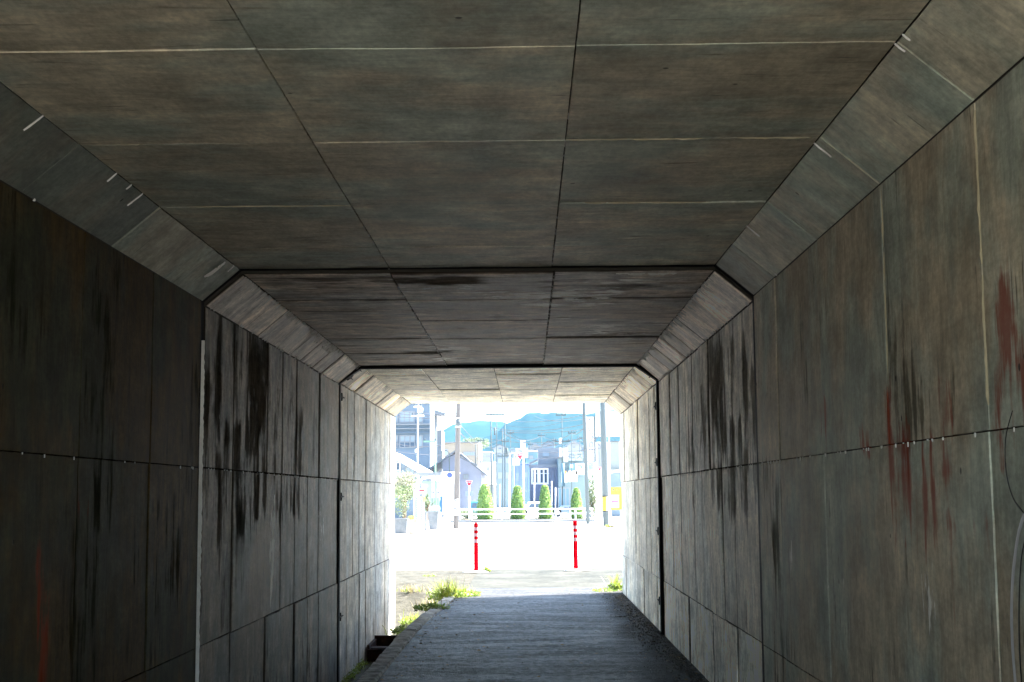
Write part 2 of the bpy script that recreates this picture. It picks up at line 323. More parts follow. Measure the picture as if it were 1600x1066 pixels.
SECTIONS = [
 (1, -1.2, 8.62, [-1.2,0,1.0,1.95,3.1,4.3,5.48,6.71,7.88,8.62], [CXL-.0,-.87,.17,CXR], .007,
   'dark near section of the concrete underpass, its left wall almost black'),
 (2, 8.72, 14.95, [8.72,9.89,11.08,12.38,13.66,14.95], [CXL,-.88,.18,CXR], .013,
   'brown middle section of the concrete underpass between its two open joints'),
 (3, 15.03, 21.4, [15.03,16.26,17.47,18.6,19.8,21.4], [CXL,-1.2,-.38,.4,CXR], .015,
   'pale cream end section of the concrete underpass opening onto the daylight'),
]
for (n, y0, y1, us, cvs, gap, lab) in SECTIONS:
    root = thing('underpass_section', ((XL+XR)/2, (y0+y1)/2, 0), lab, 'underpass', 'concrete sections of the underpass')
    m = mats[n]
    dz = {1:0, 2:-.022, 3:-.012}[n]; dx = {1:0, 2:.006, 3:.01}[n]
    T = .45; B = .0135
    sh = MB()
    sh.box((XL-T, y0, ZG-.3), (XL-B+dx, y1, ZC+T)).box((XR+B+dx, y0, -.3), (XR+T, y1, ZC+T)).box((XL-B+dx, y0, ZC+B+dz), (XR+B+dx, y1, ZC+T))
    for sx, a, bx in ((1, XL, CXL), (-1, XR, CXR)):    # haunch wedges
        e = B*1.2
        p = [(a-sx*B+dx, ZH+dz-.0), (a-sx*B+dx, ZC+B+dz), (bx+dx, ZC+B+dz)]
        q = len(sh.v)
        for y in (y0, y1):
            for x, z in p: sh.v.append(Vector((x-sx*.006, y, z+.006)))
        sh.face([q,q+1,q+2]); sh.face([q+3,q+5,q+4]); sh.face([q,q+2,q+5,q+3]); sh.face([q,q+3,q+4,q+1]); sh.face([q+1,q+4,q+5,q+2])
    obj('shell', sh, SHELL, root)
    sfin = {1:.5, 2:.45, 3:.15}[n]
    # ceiling
    fins = []
    if n == 1:
        fins += [(5.48,.17,5.48,CXR-.03,.006,.005,.95,0), (5.48,-1.83,5.48,-1.3,.006,.004,.5,0), (6.71,.3,6.71,CXR-.03,.006,.004,.5,0), (6.71,-1.7,6.71,-.9,.005,.003,.4,0),
                 (5.0,.17,7.9,.16,.003,.003,.15,1), (7.0,-.87,8.6,-.87,.004,.005,.5,1), (7.0,.17,8.6,.17,.004,.005,.35,1)]
    if n == 2:
        fins += [(8.8,.18,14.9,.18,.006,.007,.5,1), (9.2,-.88,14.9,-.88,.006,.007,.5,1), (8.74,.58,8.745,.98,.006,.011,1.0,1),(8.79,.66,8.8,.9,.004,.012,.5,1)]
    cvs2 = cvs
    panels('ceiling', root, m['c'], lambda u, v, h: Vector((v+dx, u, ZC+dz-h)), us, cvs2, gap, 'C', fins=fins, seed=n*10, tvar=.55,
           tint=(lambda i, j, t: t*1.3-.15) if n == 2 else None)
    # haunches: u = Y, v = distance up the slope
    hl = math.hypot(CXL-XL, ZC-ZH)
    u_at = us
    hus = []
    rr = random.Random(n)
    for a, b in zip(us, us[1:]):
        hus.append(a)
        if n > 1 and rr.random() < (.95 if n == 2 else .4): hus.append(a+(b-a)*rr.uniform(.4, .6))
    hus.append(us[-1])
    for sd_, (xa, xb) in enumerate(((XL, CXL), (XR, CXR))):
        sx = 1 if xb > xa else -1
        nx, nz = sx*(ZC-ZH)/hl, -abs(xb-xa)/hl
        def pl(u, v, h, xa=xa, xb=xb, nx=nx, nz=nz): 
            t = v/hl; return Vector((xa+(xb-xa)*t+dx+nx*h, u, ZH+(ZC-ZH)*t+dz+nz*h))
        fl = []
        dens = {1:.05, 2:.7, 3:.25}[n]
        y = y0+.05 if n > 1 else 3.0
        while y < y1-.05:                       # short lime dashes across the upper and lower edges
            dd = dens*(.5+.9*(MN.noise(Vector((y*1.3, sd_*7, n)))+.3))
            if n == 1: dd *= sstep((y-3.5)/4)+.25
            if rr.random() < dd: 
                a0 = hl-rr.choice([.02,.03,.04,.055,.09]); fl.append((y, a0, y+rr.uniform(-.012,.012), hl+.003, .003, (.001+.003*rr.random())*(1 if n == 1 else 7), 1.0, 1))
            if rr.random() < dd*.5: fl.append((y, .0, y, rr.uniform(.012, .03), .005, .005 if n == 1 else .008, 1.0, 1))
            y += .045
        if n == 1 and sd_ == 0: fl += [(8.2,hl*.45,8.24,hl-.01,.012,.016,1,1),(8.23,hl*.5,8.25,hl-.04,.008,.01,1,1),(8.3,hl*.7,8.3,hl-.01,.004,.006,.8,1)]
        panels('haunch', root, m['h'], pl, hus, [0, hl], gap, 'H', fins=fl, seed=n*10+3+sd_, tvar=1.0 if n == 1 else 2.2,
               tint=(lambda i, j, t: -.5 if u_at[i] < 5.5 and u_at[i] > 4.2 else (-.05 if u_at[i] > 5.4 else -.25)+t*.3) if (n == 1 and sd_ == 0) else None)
    # walls
    wus = [u for u in us]
    if n > 1:
        wus = []
        for a, b in zip(us, us[1:]): wus += [a] + ([a+(b-a)*.5] if rr.random() < .6 else [])
        wus.append(us[-1])
    if n == 1: 
        wus = [u for u in us if u < 8.5]+[8.62]
    wusL = wus if n == 3 else ([-1.2,0,1.3,2.6,3.8,5.05,6.3,7.49,8.62] if n == 1 else [8.72,9.6,10.85,11.5,12.19,12.9,13.58,14.95])
    if n == 2: wus = [8.72,9.73,10.3,10.92,11.5,12.06,12.6,13.13,13.9,14.95]
    lf = []
    for k in range(44 if n < 3 else 10):        # drips below the upper seam
        u = rr.uniform(max(y0, 3.6), y1-.05); lf.append((u, 1.69, u, 1.69-rr.uniform(.004,.02), .001, .00022*u*(.3+rr.random()), 1, 1))
    rf = list(lf)
    if n == 1:
        rf += [(4.3,2.72,4.3,1.72,.006,.006,.95,0), (5.46,2.72,5.46,1.95,.006,.006,.85,0), (4.3,.9,4.3,.6,.006,.005,.5,0)]
        lf = lf[:18]
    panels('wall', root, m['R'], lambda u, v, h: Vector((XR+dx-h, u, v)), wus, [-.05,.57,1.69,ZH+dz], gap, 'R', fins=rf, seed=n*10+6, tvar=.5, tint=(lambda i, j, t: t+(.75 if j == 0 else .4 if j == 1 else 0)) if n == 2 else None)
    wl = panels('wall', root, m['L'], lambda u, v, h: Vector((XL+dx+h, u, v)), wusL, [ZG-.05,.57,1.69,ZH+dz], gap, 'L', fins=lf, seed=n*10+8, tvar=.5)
    if n == 1: NEAR_ROOT = root
    if n > 1:                                    # black joint filler round the opening, with its tabs
        ya = y0-.1 if n == 2 else y0-.08
        js = MB(); th = .024 if n == 3 else .012
        rim = [(XL,ZG),(XL,ZH),(CXL,ZC),(CXR,ZC),(XR,ZH),(XR,-.05)]
        out = [(XL-.1,ZG),(XL-.1,ZH+.05),(CXL-.05,ZC+.1),(CXR+.05,ZC+.1),(XR+.1,ZH+.05),(XR+.1,-.05)]
        inn = [(XL+th,ZG),(XL+th,ZH-th*.3),(CXL+th*.3,ZC-th*2.2),(CXR-th*.3,ZC-th*2.2),(XR-th,ZH-th*.3),(XR-th,-.05)]
        if n == 2: inn = [(a-.02*(1 if a>0 else -1)*-1 if False else a, b) for a, b in rim]; inn = [((a+.008 if a > 0 else a-.008), b+(.008 if b > 2 else 0)) for a, b in rim]
        q = len(js.v)
        for (xo, zo), (xi, zi) in zip(out, inn):
            for y in (ya-.004 if n == 3 else ya+.002, y0+.003 if n == 3 else y0-.002): js.v += [Vector((xo,y,zo)), Vector((xi,y,zi))]
        for k in range(5):
            a = q+4*k; b_ = a+4
            js.face([a, a+1, b_+1, b_]); js.face([a+1, a+3, b_+3, b_+1]); js.face([a+2, b_+2, b_+3, a+3])
        seal = obj('joint_seal', js, SEAL, root)
        if n == 3:
            def tab(px, pz, ax, az):             # a cross-shaped black clip lying over the edge of the joint
                t = MB(); nx, nz = az, -ax
                def pt(a, b, h): return Vector((px+ax*b+nx*h, y0+a, pz+az*b+nz*h))
                for (a0, a1, b0, b1) in ((-.02,.26,-.012,.012), (.05,.1,-.045,.045)):
                    q = len(t.v)
                    for h in (-.01, .03):
                        for a, b in ((a0,b0),(a1,b0*.3),(a1,b1*.3),(a0,b1)): t.v.append(pt(a, b, h))
                    for s4 in ((0,1,2,3),(7,6,5,4),(0,4,5,1),(1,5,6,2),(2,6,7,3),(3,7,4,0)): t.face([q+i for i in s4])
                obj('tab', t, SEAL, seal)
            for z in (2.47, 1.85, 1.1, .35): tab(XR, z, 0, -1)
            for z in (2.6, 1.5, .2): tab(XL, z, 0, 1)
            for x in (-1.18, -.02, .95, -1.72, 1.1): tab(x, ZC, 1, 0)
            tab((XR+CXR)/2+.05, (ZC+ZH)/2-.045, -.77, .64); tab((XL+CXL)/2-.02, (ZC+ZH)/2-.02, .77, .64); tab(CXL-.04, ZC-.03, .77, .64)
            fm = MB()
            rr2 = random.Random(5); x = CXL
            while x < CXL+.42:                   # torn filler hanging at the left corner
                wdt = rr2.uniform(.03,.08); fm.box((x, y0-.03, ZC-.03), (x+wdt, y0+rr2.uniform(.05,.2), ZC+.0)); x += wdt
            obj('torn_filler', fm, SEAL, seal)
        else:
            ws = MB(); rr2 = random.Random(3)    # white lime squeezed out of the joint on the left wall
            z = 2.5
            pr = None
            while z > .1:
                wd = .008+.009*abs(MN.noise(Vector((0,0,z*3))))*2 if z > .55 else .008
                if z > 1.95: wd = .003
                cur = [Vector((XL-.005, 8.655-wd, z)), Vector((XL+.012+rr2.uniform(0,.006), 8.66, z)), Vector((XL-.005, 8.665+wd, z))]
                if pr is not None:
                    q = len(ws.v); ws.v += pr+cur
                    ws.face([q,q+1,q+4,q+3]); ws.face([q+1,q+2,q+5,q+4])
                pr = cur; z -= .02
            obj('lime_seal', ws, WHITE_LIME, seal)

# paint drawn on the near right wall
def stroke(name, pts, wd, mat, parent):
    mb = MB(); 
    for i, (y, z) in enumerate(pts):
        a = Vector(pts[max(i-1,0)]); b = Vector(pts[min(i+1,len(pts)-1)]); t = (b-a).normalized()
        k = wd*(.55+.45*math.sin(math.pi*(i+.5)/len(pts)))
        mb.v += [Vector((XR-.0062, y-t.y*k, z+t.x*k)), Vector((XR-.0072, y, z)), Vector((XR-.0062, y+t.y*k, z-t.x*k))]
    for i in range(len(pts)-1):
        for c in (0,1): mb.face([i*3+c, i*3+3+c, i*3+4+c, i*3+1+c])
    return obj(name, mb, mat, parent)
def curve(ctrl, n=24):
    out = []
    P_ = [ctrl[0]]+ctrl+[ctrl[-1]]
    for i in range(1, len(P_)-2):
        for k in range(n//(len(ctrl)-1)):
            t = k/(n//(len(ctrl)-1)); a,b,c,d = (Vector(p) for p in P_[i-1:i+3])
            out.append(tuple(.5*((2*b)+(c-a)*t+(2*a-5*b+4*c-d)*t*t+(-a+3*b-3*c+d)*t**3)))
    return out+[ctrl[-1]]
wallR = [o for o in NEAR_ROOT.children if o.name.startswith('wall')][0]
GW = pm('pale_spray_paint', (.5,.5,.5), .5, var=.7, sc=8); GK = pm('black_spray_paint', (.012,.014,.013), .5, var=.4)
stroke('graffiti', curve([(3.96,1.47),(4.07,1.38),(4.15,1.2),(4.165,1.0),(4.12,.75),(4.05,.5)]), .012, GW, wallR)
stroke('graffiti', curve([(3.98,1.40),(4.06,1.3),(4.105,1.1),(4.1,.9),(4.04,.6)]), .006, GK, wallR)
stroke('graffiti', curve([(4.07,1.74),(4.14,1.66),(4.15,1.56),(4.10,1.48),(4.0,1.43)]), .005, GK, wallR)

# ------------------------------------------------------------------ ground
def road_mat():
    m, nt, b = new_mat('worn_asphalt'); g = N(nt)
    tc = g.n('ShaderNodeTexCoord'); P = tc.outputs['Object']
    rib = g.noise(P, 1, 6, .65, (.9, 3.0, 1)); rib2 = g.noise(P, 1, 6, .75, (14, 9, 1), (3,1,0))
    fine = g.noise(P, 1, 3, .7, (60, 60, 60)); big = g.noise(P, 1, 3, .5, (.8, .5, 1))
    st = g.m('ADD', g.m('MULTIPLY', rib, .5), g.m('MULTIPLY', rib2, .5))
    c = g.mix(g.sm(st, .38, .62), (.004,.0045,.005), (.034,.037,.04))
    sp = g.n('ShaderNodeSeparateXYZ'); nt.links.new(P, sp.inputs[0])
    edge = g.sm(g.m('ADD', sp.outputs[0], g.m('MULTIPLY', g.noise(P, 1, 4, .6, (2.5,1.3,1)), .9)), 1.35, 1.75)
    c = g.mix(g.m('MULTIPLY', edge, .75), c, (.022,.02,.017))
    c = g.mix(1.0, c, g.grey(g.m('ADD', .55, g.m('MULTIPLY', g.m('ADD', fine, big), .45))), 'MULTIPLY')
    sk = g.sm(g.noise(P, 1, 2, .5, (16, 16, 16), (4,2,1)), .72, .75)
    c = g.mix(g.m('MULTIPLY', sk, .6), c, (.3,.3,.28))
    nt.links.new(c, b.inputs['Base Color'])
    nt.links.new(g.m('ADD', g.sm(st, .38, .62, .8, .56), g.m('MULTIPLY', edge, .3)), b.inputs['Roughness'])
    bu = g.n('ShaderNodeBump'); b.inputs['Specular IOR Level'].default_value = .42
    bu.inputs['Strength'].default_value = 1.0; bu.inputs['Distance'].default_value = .11
    nt.links.new(g.m('ADD', st, g.m('MULTIPLY', fine, .25)), bu.inputs['Height']); nt.links.new(bu.outputs[0], b.inputs['Normal'])
    return m
def soil_mat(name, a, b_, sc=3, bump=.6, rough=.9, spec=.1):
    m, nt, b = new_mat(name); g = N(nt)
    tc = g.n('ShaderNodeTexCoord'); P = tc.outputs['Object']
    n1 = g.noise(P, sc, 8, .65); n2 = g.noise(P, sc*12, 4, .7)
    c = g.mix(g.sm(g.m('ADD', g.m('MULTIPLY', n1, .6), g.m('MULTIPLY', n2, .4)), .38, .62), a, b_)
    nt.links.new(c, b.inputs['Base Color']); b.inputs['Roughness'].default_value = rough; b.inputs['Specular IOR Level'].default_value = spec
    bu = g.n('ShaderNodeBump'); bu.inputs['Strength'].default_value = bump; bu.inputs['Distance'].default_value = .02
    nt.links.new(g.m('ADD', n1, g.m('MULTIPLY', n2, .5)), bu.inputs['Height']); nt.links.new(bu.outputs[0], b.inputs['Normal'])
    return m
def sheet(x0, y0, x1, y1, z, st=None, fn=None):
    mb = MB(); nx = max(1, int((x1-x0)/st)) if st else 1; ny = max(1, int((y1-y0)/st)) if st else 1
    for j in range(ny+1):
        for i in range(nx+1):
            x = x0+(x1-x0)*i/nx; y = y0+(y1-y0)*j/ny; mb.v.append(Vector((x, y, z+(fn(x, y) if fn else 0))))
    for j in range(ny):
        for i in range(nx): a = j*(nx+1)+i; mb.face([a, a+1, a+nx+2, a+nx+1])
    return mb
def kx(y):                                      # outer edge of the tunnel road on the left
    return -1.24+.16*sstep((y-15)/6)
rd = MB()
for j in range(0, 140):
    y = -12+j*.26; 
    if y > 22.6: break
    for x in (kx(y), .1, XR+.002 if y < 21.4 else 1.6): rd.v.append(Vector((x, y, .006*MN.noise(Vector((x*2,y*3,0))) if x < .05 else 0)))
nj = len(rd.v)//3
for j in range(nj-1):
    for c in (0,1): rd.face([j*3+c, j*3+c+1, j*3+c+4, j*3+c+3])
struct('road', rd, road_mat())
SOIL = soil_mat('dry_soil', (.028,.027,.02), (.062,.059,.047), 5, 1.0)
CONC = soil_mat('pale_apron_concrete', (.022,.024,.02), (.055,.055,.047), 1.2, .3)
PAV = soil_mat('bleached_paving', (.56,.55,.52), (.66,.64,.6), 1.5, .2)
# kerb stones along the gutter
kb = MB(); y = -8
rk = random.Random(2)
while y < 20.6:
    ln = .6*rk.uniform(.9,1.1); xa, xb = kx(y)-.005, kx(y+ln)-.005
    h = .02+rk.uniform(-.006,.006)
    q = len(kb.v); g_ = .008
    for yy, x in ((y+g_, xa), (y+ln-g_, xb)):
        kb.v += [Vector((x-.15, yy, ZG-.1)), Vector((x-.15+rk.uniform(-.01,.01), yy, h)), Vector((x-.01, yy, h)), Vector((x, yy, h-.02)), Vector((x, yy, -.1))]
    for k in range(4): kb.face([q+k, q+k+1, q+k+6, q+k+5])
    kb.face([q,q+4,q+3,q+2,q+1]); kb.face([q+5,q+6,q+7,q+8,q+9]); y += ln
struct('kerb', kb, soil_mat('crumbled_kerb_concrete', (.16,.16,.15), (.55,.55,.53), 9, .9))
struct('gutter', sheet(-2.3, -12, -1.2, 21.35, ZG, .3, lambda x, y: .02*MN.noise(Vector((x*3,y*3,1)))), soil_mat('gutter_mud', (.03,.03,.02), (.07,.075,.045), 5))
# outside ground
struct('ground', sheet(-2500, 28.5, 2500, 2400, -.012), PAV)
gb = MB()
def bankz(x, y):
    a = sstep((x+1.25)/-.35); b = 1-sstep((y-21.4)/3.2)
    return -.02-.52*a*b+.03*MN.noise(Vector((x*2,y*2,4)))*a
struct('dirt_bank', sheet(-9, 21.4, -1.0, 28.45, -.004, .25, bankz), SOIL)
struct('apron', sheet(-1.0, 22.4, 9, 28.5, -.008, None), CONC)
struct('roadside_soil', sheet(1.45, 21.4, 9, 22.42, -.004, .3, lambda x, y: .02*MN.noise(Vector((x*3,y*3,4)))), SOIL)
for nm, xs in (('side_ground', (9, 60)), ('side_ground', (-60, -9))):
    struct(nm, sheet(xs[0], 21.4, xs[1], 28.5, -.016), PAV)
struct('rear_ground', sheet(-60, -60, 60, -1.2, -.02), PAV)
struct('rear_path', sheet(-1.39, -12, -1.2, -1.1, -.3), SOIL)
# earth embankment that the underpass goes through
eb = MB()
for x0, x1 in ((-45, XL-.45), (XR+.45, 45)):
    s = 1 if x0 > 0 else -1
    q = len(eb.v)
    for x in (x0, x1):
        for yy, z in ((-1.2,-.6),(-1.2,3.6),(.6,4.6),(19.6,4.6),(21.4,3.6),(21.4,-.6)): eb.v.append(Vector((x, yy, z)))
    eb.face([q+k for k in range(6)]); eb.face([q+6+k for k in range(6)][::-1])
    for k in range(6): eb.face([q+k, q+6+k, q+6+(k+1) % 6, q+(k+1) % 6])
q = len(eb.v)
for x in (XL-.45, XR+.45):
    for yy, z in ((-1.2,3.41),(-1.2,3.6),(.6,4.6),(19.6,4.6),(21.4,3.6),(21.4,3.41)): eb.v.append(Vector((x, yy, z)))
eb.face([q+k for k in range(6)]); eb.face([q+6+k for k in range(6)][::-1])
for k in range(6): eb.face([q+k, q+6+k, q+6+(k+1) % 6, q+(k+1) % 6])
struct('embankment', eb, soil_mat('grassy_bank', (.05,.07,.025), (.1,.11,.05), 2))

# grit and crumbs along the foot of the right wall
rg = random.Random(11); gm = MB()
def pebble(mb, x, y, z, r):
    q = len(mb.v)
    ps = [(1,0,0),(-.5,.87,0),(-.5,-.87,0),(0,0,.8),(.3,.2,-.5)]
    an = rg.uniform(0, 6.28); ca_, sa_ = math.cos(an), math.sin(an)
    for a, b_, c in ps:
        a, b_, c = (k*rg.uniform(.6,1.2) for k in (a,b_,c)); mb.v.append(Vector((x+(a*ca_-b_*sa_)*r, y+(a*sa_+b_*ca_)*r, z+c*r)))
    for f in ((0,1,3),(1,2,3),(2,0,3),(1,0,4),(2,1,4),(0,2,4)): mb.face([q+i for i in f])
for _ in range(2600):
    y = rg.uniform(8, 21); d = abs(rg.gauss(0, .14)); pebble(gm, XR-.01-d, y, .004, rg.choice([.004,.006,.009,.014]) )
for _ in range(500):
    y = rg.uniform(8, 21); pebble(gm, rg.uniform(-1.2, 1.3), y, .004, rg.uniform(.003,.008))
tag(obj('grit', gm, soil_mat('grit_stone', (.05,.05,.045), (.28,.27,.25), 9, .2)), 'dark grit and crumbs lying along the foot of the right wall', 'grit', kind='stuff')

# dead leaves and scraps
ll = MB()
for _ in range(420):
    k_ = rg.random(); y = rg.uniform(9, 21)
    x = XR-.03-abs(rg.gauss(0,.16)) if k_ < .45 else (kx(y)+abs(rg.gauss(0,.12)) if k_ < .8 else rg.uniform(-1.1, 1.3))
    a = rg.uniform(0, 6.28); s_ = rg.uniform(.012,.028); u_ = Vector((math.cos(a), math.sin(a), rg.uniform(-.2,.2)))*s_; v_ = Vector((-math.sin(a), math.cos(a), rg.uniform(-.3,.3)))*s_*.5; c = Vector((x, y, .012))
    ll.poly([c-u_, c+v_+Vector((0,0,.006)), c+u_, c-v_])
tag(obj('leaf_litter', ll, soil_mat('dead_leaf', (.07,.045,.02), (.22,.16,.09), 20)), 'dead leaves and scraps blown along both edges of the path', 'litter', kind='stuff')
# ------------------------------------------------------------------ plants
def leaf_mat(name, a, b_, trans=.3):
    m, nt, b = new_mat(name); g = N(nt)
    oi = g.n('ShaderNodeTexCoord'); n1 = g.noise(oi.outputs['Object'], 9, 4, .6)
    c = g.mix(g.sm(n1, .35, .65), a, b_); nt.links.new(c, b.inputs['Base Color']); b.inputs['Roughness'].default_value = .55
    tr = g.n('ShaderNodeBsdfTranslucent'); nt.links.new(c, tr.inputs[0])
    ms = g.n('ShaderNodeMixShader'); ms.inputs[0].default_value = trans
    out = nt.nodes['Material Output']; nt.links.new(b.outputs[0], ms.inputs[1]); nt.links.new(tr.outputs[0], ms.inputs[2]); nt.links.new(ms.outputs[0], out.inputs[0])
    return m
GRASS = leaf_mat('grass_blade', (.14,.21,.025), (.27,.31,.045), .5); WEED = leaf_mat('weed_leaf', (.12,.2,.03), (.22,.3,.055), .5); DRY = leaf_mat('dry_stalk', (.2,.16,.08), (.3,.26,.14))
MOSS = leaf_mat('moss', (.22,.32,.02), (.3,.4,.04), .2)
rp = random.Random(21)
def blade(mb, p, h, lean, w_, mi=0):
    a = rp.uniform(0, 6.28); d = Vector((math.cos(a), math.sin(a), 0)); s_ = Vector((-d.y, d.x, 0)); q = len(mb.v); n = 4
    for k in range(n+1):
        t = k/n; c = p+Vector((0,0,h*t*(1-.25*lean*t)))+d*(lean*h*t*t); ww = w_*(1-t)**.7+.0004
        mb.v += [c-s_*ww, c+s_*ww]
    for k in range(n): mb.face([q+2*k, q+2*k+1, q+2*k+3, q+2*k+2], mi)
def leaf(mb, p, s, mi=0):
    n = Vector((rp.uniform(-1,1), rp.uniform(-1,1), rp.uniform(.2,1.2))).normalized(); a = n.orthogonal().normalized(); a.rotate(Matrix.Rotation(rp.uniform(0,6.28), 3, n)); b_ = n.cross(a)
    q = len(mb.v); mb.v += [p-a*s, p+b_*s*.5, p+a*s, p-b_*s*.5]; mb.face([q,q+1,q+2,q+3], mi)
def tuft(loc, label, nb, hh, spread, leaves=0, dry=.15, name='grass_tuft', cat='grass tuft', group='weeds growing at the mouth of the underpass'):
    loc = Vector(loc); root = thing(name, loc, label, cat, group)
    b1 = MB(); b2 = MB()
    for _ in range(nb):
        r = abs(rp.gauss(0, .45))*spread; a = rp.uniform(0, 6.28); p = loc+Vector((r*math.cos(a), r*math.sin(a), -.02))
        blade(b2 if rp.random() < dry else b1, p, hh*rp.uniform(.4,1.1), rp.uniform(.1,1.0), rp.uniform(.003,.008))
    n_ = len(b1.v); b1.v += b2.v; b1.f += [[i+n_ for i in f] for f in b2.f]; b1.mi += [1]*len(b2.f)
    obj('blades', b1, [GRASS, DRY], root)
    if leaves:
        l = MB()
        for _ in range(leaves):
            r = rp.random()**.5*spread*1.1; a = rp.uniform(0, 6.28); z = rp.uniform(0, hh*.55)*(1-.5*r/spread)
            leaf(l, loc+Vector((r*math.cos(a), r*math.sin(a)*1.2, z)), rp.uniform(.015,.035))
        obj('leaves', l, WEED, root)
    return root
tuft((-1.22, 20.6, -.02), 'tall yellow-green grass tuft at the road edge, largest of the weeds', 300, .36, .27, 330)
tuft((-1.0, 20.9, 0), 'low leafy green weed on the road edge right of the tall tuft', 90, .2, .26, 480, 0)
tuft((-1.3, 18.6, -.02), 'small leafy weed on the kerb nearer than the tall tuft', 90, .2, .22, 300)
tuft((-1.78, 19.6, -.42), 'leafy weed in the gutter by the end of the left wall', 40, .22, .16, 330, .2)
tuft((-1.72, 20.8, -.4), 'spreading weed in the gutter just outside the left wall', 60, .25, .2, 300, .4)
tuft((-1.8, 18.6, -.5), 'low broad-leaved weed behind the brown drain box', 10, .14, .13, 260, .1)
tuft((-1.5, 21.9, -.25), 'dry brown grass tuft on the dirt bank outside', 160, .2, .35, 0, .8)
tuft((-2.0, 23.6, -.1), 'straw-coloured grass patch farther out on the dirt bank', 150, .14, .5, 0, .75)
tuft((1.40, 21.9, 0), 'yellow-green weed at the foot of the right wall end', 130, .3, .13, 160, .3)
tuft((1.22, 21.75, 0), 'low mound of weed left of the taller one at the right wall', 50, .08, .2, 160, .3)
tuft((-.83, 27.6, 0), 'yellow grass tuft beside the foot of the left red bollard', 120, .17, .09, 60, .4)
tuft((-1.9, 26.4, -.02), 'thin dry weed alone on the pale apron left of the bollards', 40, .07, .15, 20, .6)
mo = MB()
for _ in range(2600):
    y = rp.uniform(12.5, 17.2); leaf(mo, Vector((XL+.01+abs(rp.gauss(0,.035)), y, ZG+.02+abs(rp.gauss(0,.03)))), rp.uniform(.006,.014))
tag(obj('moss_strip', mo, MOSS), 'bright yellow-green moss strip in the corner of gutter and left wall', 'moss', kind='stuff')
# rusty drain box in the gutter
t = thing('drain_box', (-1.75, 18.0, ZG), 'dark rust-brown metal drain box sunk in the gutter beside the kerb', 'drain box')
RUST = soil_mat('rusty_iron', (.012,.005,.003), (.04,.014,.007), 14, .8)
b_ = MB(); xa, xb, ya, yb, zt = -2.03, -1.44, 17.45, 18.3, -.36
for a, c in (((xa,ya,ZG),(xb,ya+.03,zt-.05)), ((xa,yb-.03,ZG),(xb,yb,zt+.04)), ((xa,ya+.03,ZG),(xa+.03,yb-.03,zt)), ((xb-.03,ya+.03,ZG),(xb,yb-.03,zt))): b_.box(a, c)
obj('rim', b_, RUST, t)
b_ = MB(); b_.box((xa+.03, ya+.03, ZG), (xb-.03, yb-.03, ZG+.05)); obj('floor_plate', b_, RUST, t)
b_ = MB(); b_.box((-1.99,17.5,-.42),(-1.6,17.75,-.4), mt=Matrix.Translation((0,0,.0))); obj('lid', b_, RUST, t)

# ------------------------------------------------------------------ red bollards and bar
RED = pm('red_bollard_plastic', (.4,.001,.004), .7, var=.15, spec=0.0); REFL = pm('white_reflective_tape', (.5,.3,.3), .3, var=.1)
def bollard_proto():
    root = thing('bollard', (0,0,0), 'red bollard', 'bollard', 'red bollards closing the path')
    r = .046
    m = MB(); m.tube([(0,0,0),(0,0,.02),(0,0,.03),(0,0,.93),(0,0,.95),(0,0,.96)], [.1,.095,r,r,r*.85,r*.3], 20); obj('post', m, RED, root, True)
    for z0, z1 in ((.81,.87), (.69,.75), (.565,.63)):
        m = MB(); m.tube([(0,0,z0),(0,0,z1)], r+.003, 20, cap=False); obj('reflective_band', m, REFL, root, True)
    m = MB(); rr_ = random.Random(4)
    pts = [(.3*rr_.uniform(.7,1.1)*math.cos(k*.449), .3*rr_.uniform(.7,1.1)*math.sin(k*.449)) for k in range(14)]
    q = len(m.v)
    for x, y in pts: m.v.append(Vector((x, y, -.01)))
    for x, y in pts: m.v.append(Vector((x*.8, y*.8, .018)))
    for k in range(14): m.face([q+k, q+(k+1)%14, q+14+(k+1)%14, q+14+k])
    m.face([q+14+k for k in range(14)]); obj('mortar_pad', m, pm('white_mortar', (.4,.39,.36), .9), root)
    return root
b1 = bollard_proto(); p1 = gnd(744, 894); p2 = gnd(900, 890)
p1.y = p2.y = 27.6; p1.x = at(744,894,27.6).x; p2.x = at(900,890,27.6).x
b2 = tree_copy(b1)
b1.location = (p1.x, p1.y, 0); b2.location = (p2.x, p2.y, 0.02); b2.rotation_euler = (0, rad(1.6)*-1, rad(70)); b1.rotation_euler = (0, 0, 0)
b1['label'] = 'left of the two red bollards, standing upright beside a grass tuft'
b2['label'] = 'right of the two red bollards, leaning slightly, no grass at its foot'
m = MB(); m.tube([(p1.x-.08, 27.6, .985), (p1.x+.6, 27.6, .973), (0, 27.6, .97), (p2.x-.6, 27.6, .975), (p2.x+.02, 27.6, .99)], .019, 8)
tag(obj('barrier_bar', m, pm('grey_steel', (.2,.21,.21), .5, metal=.3)), 'thin grey bar laid across the tops of both red bollards', 'barrier bar')

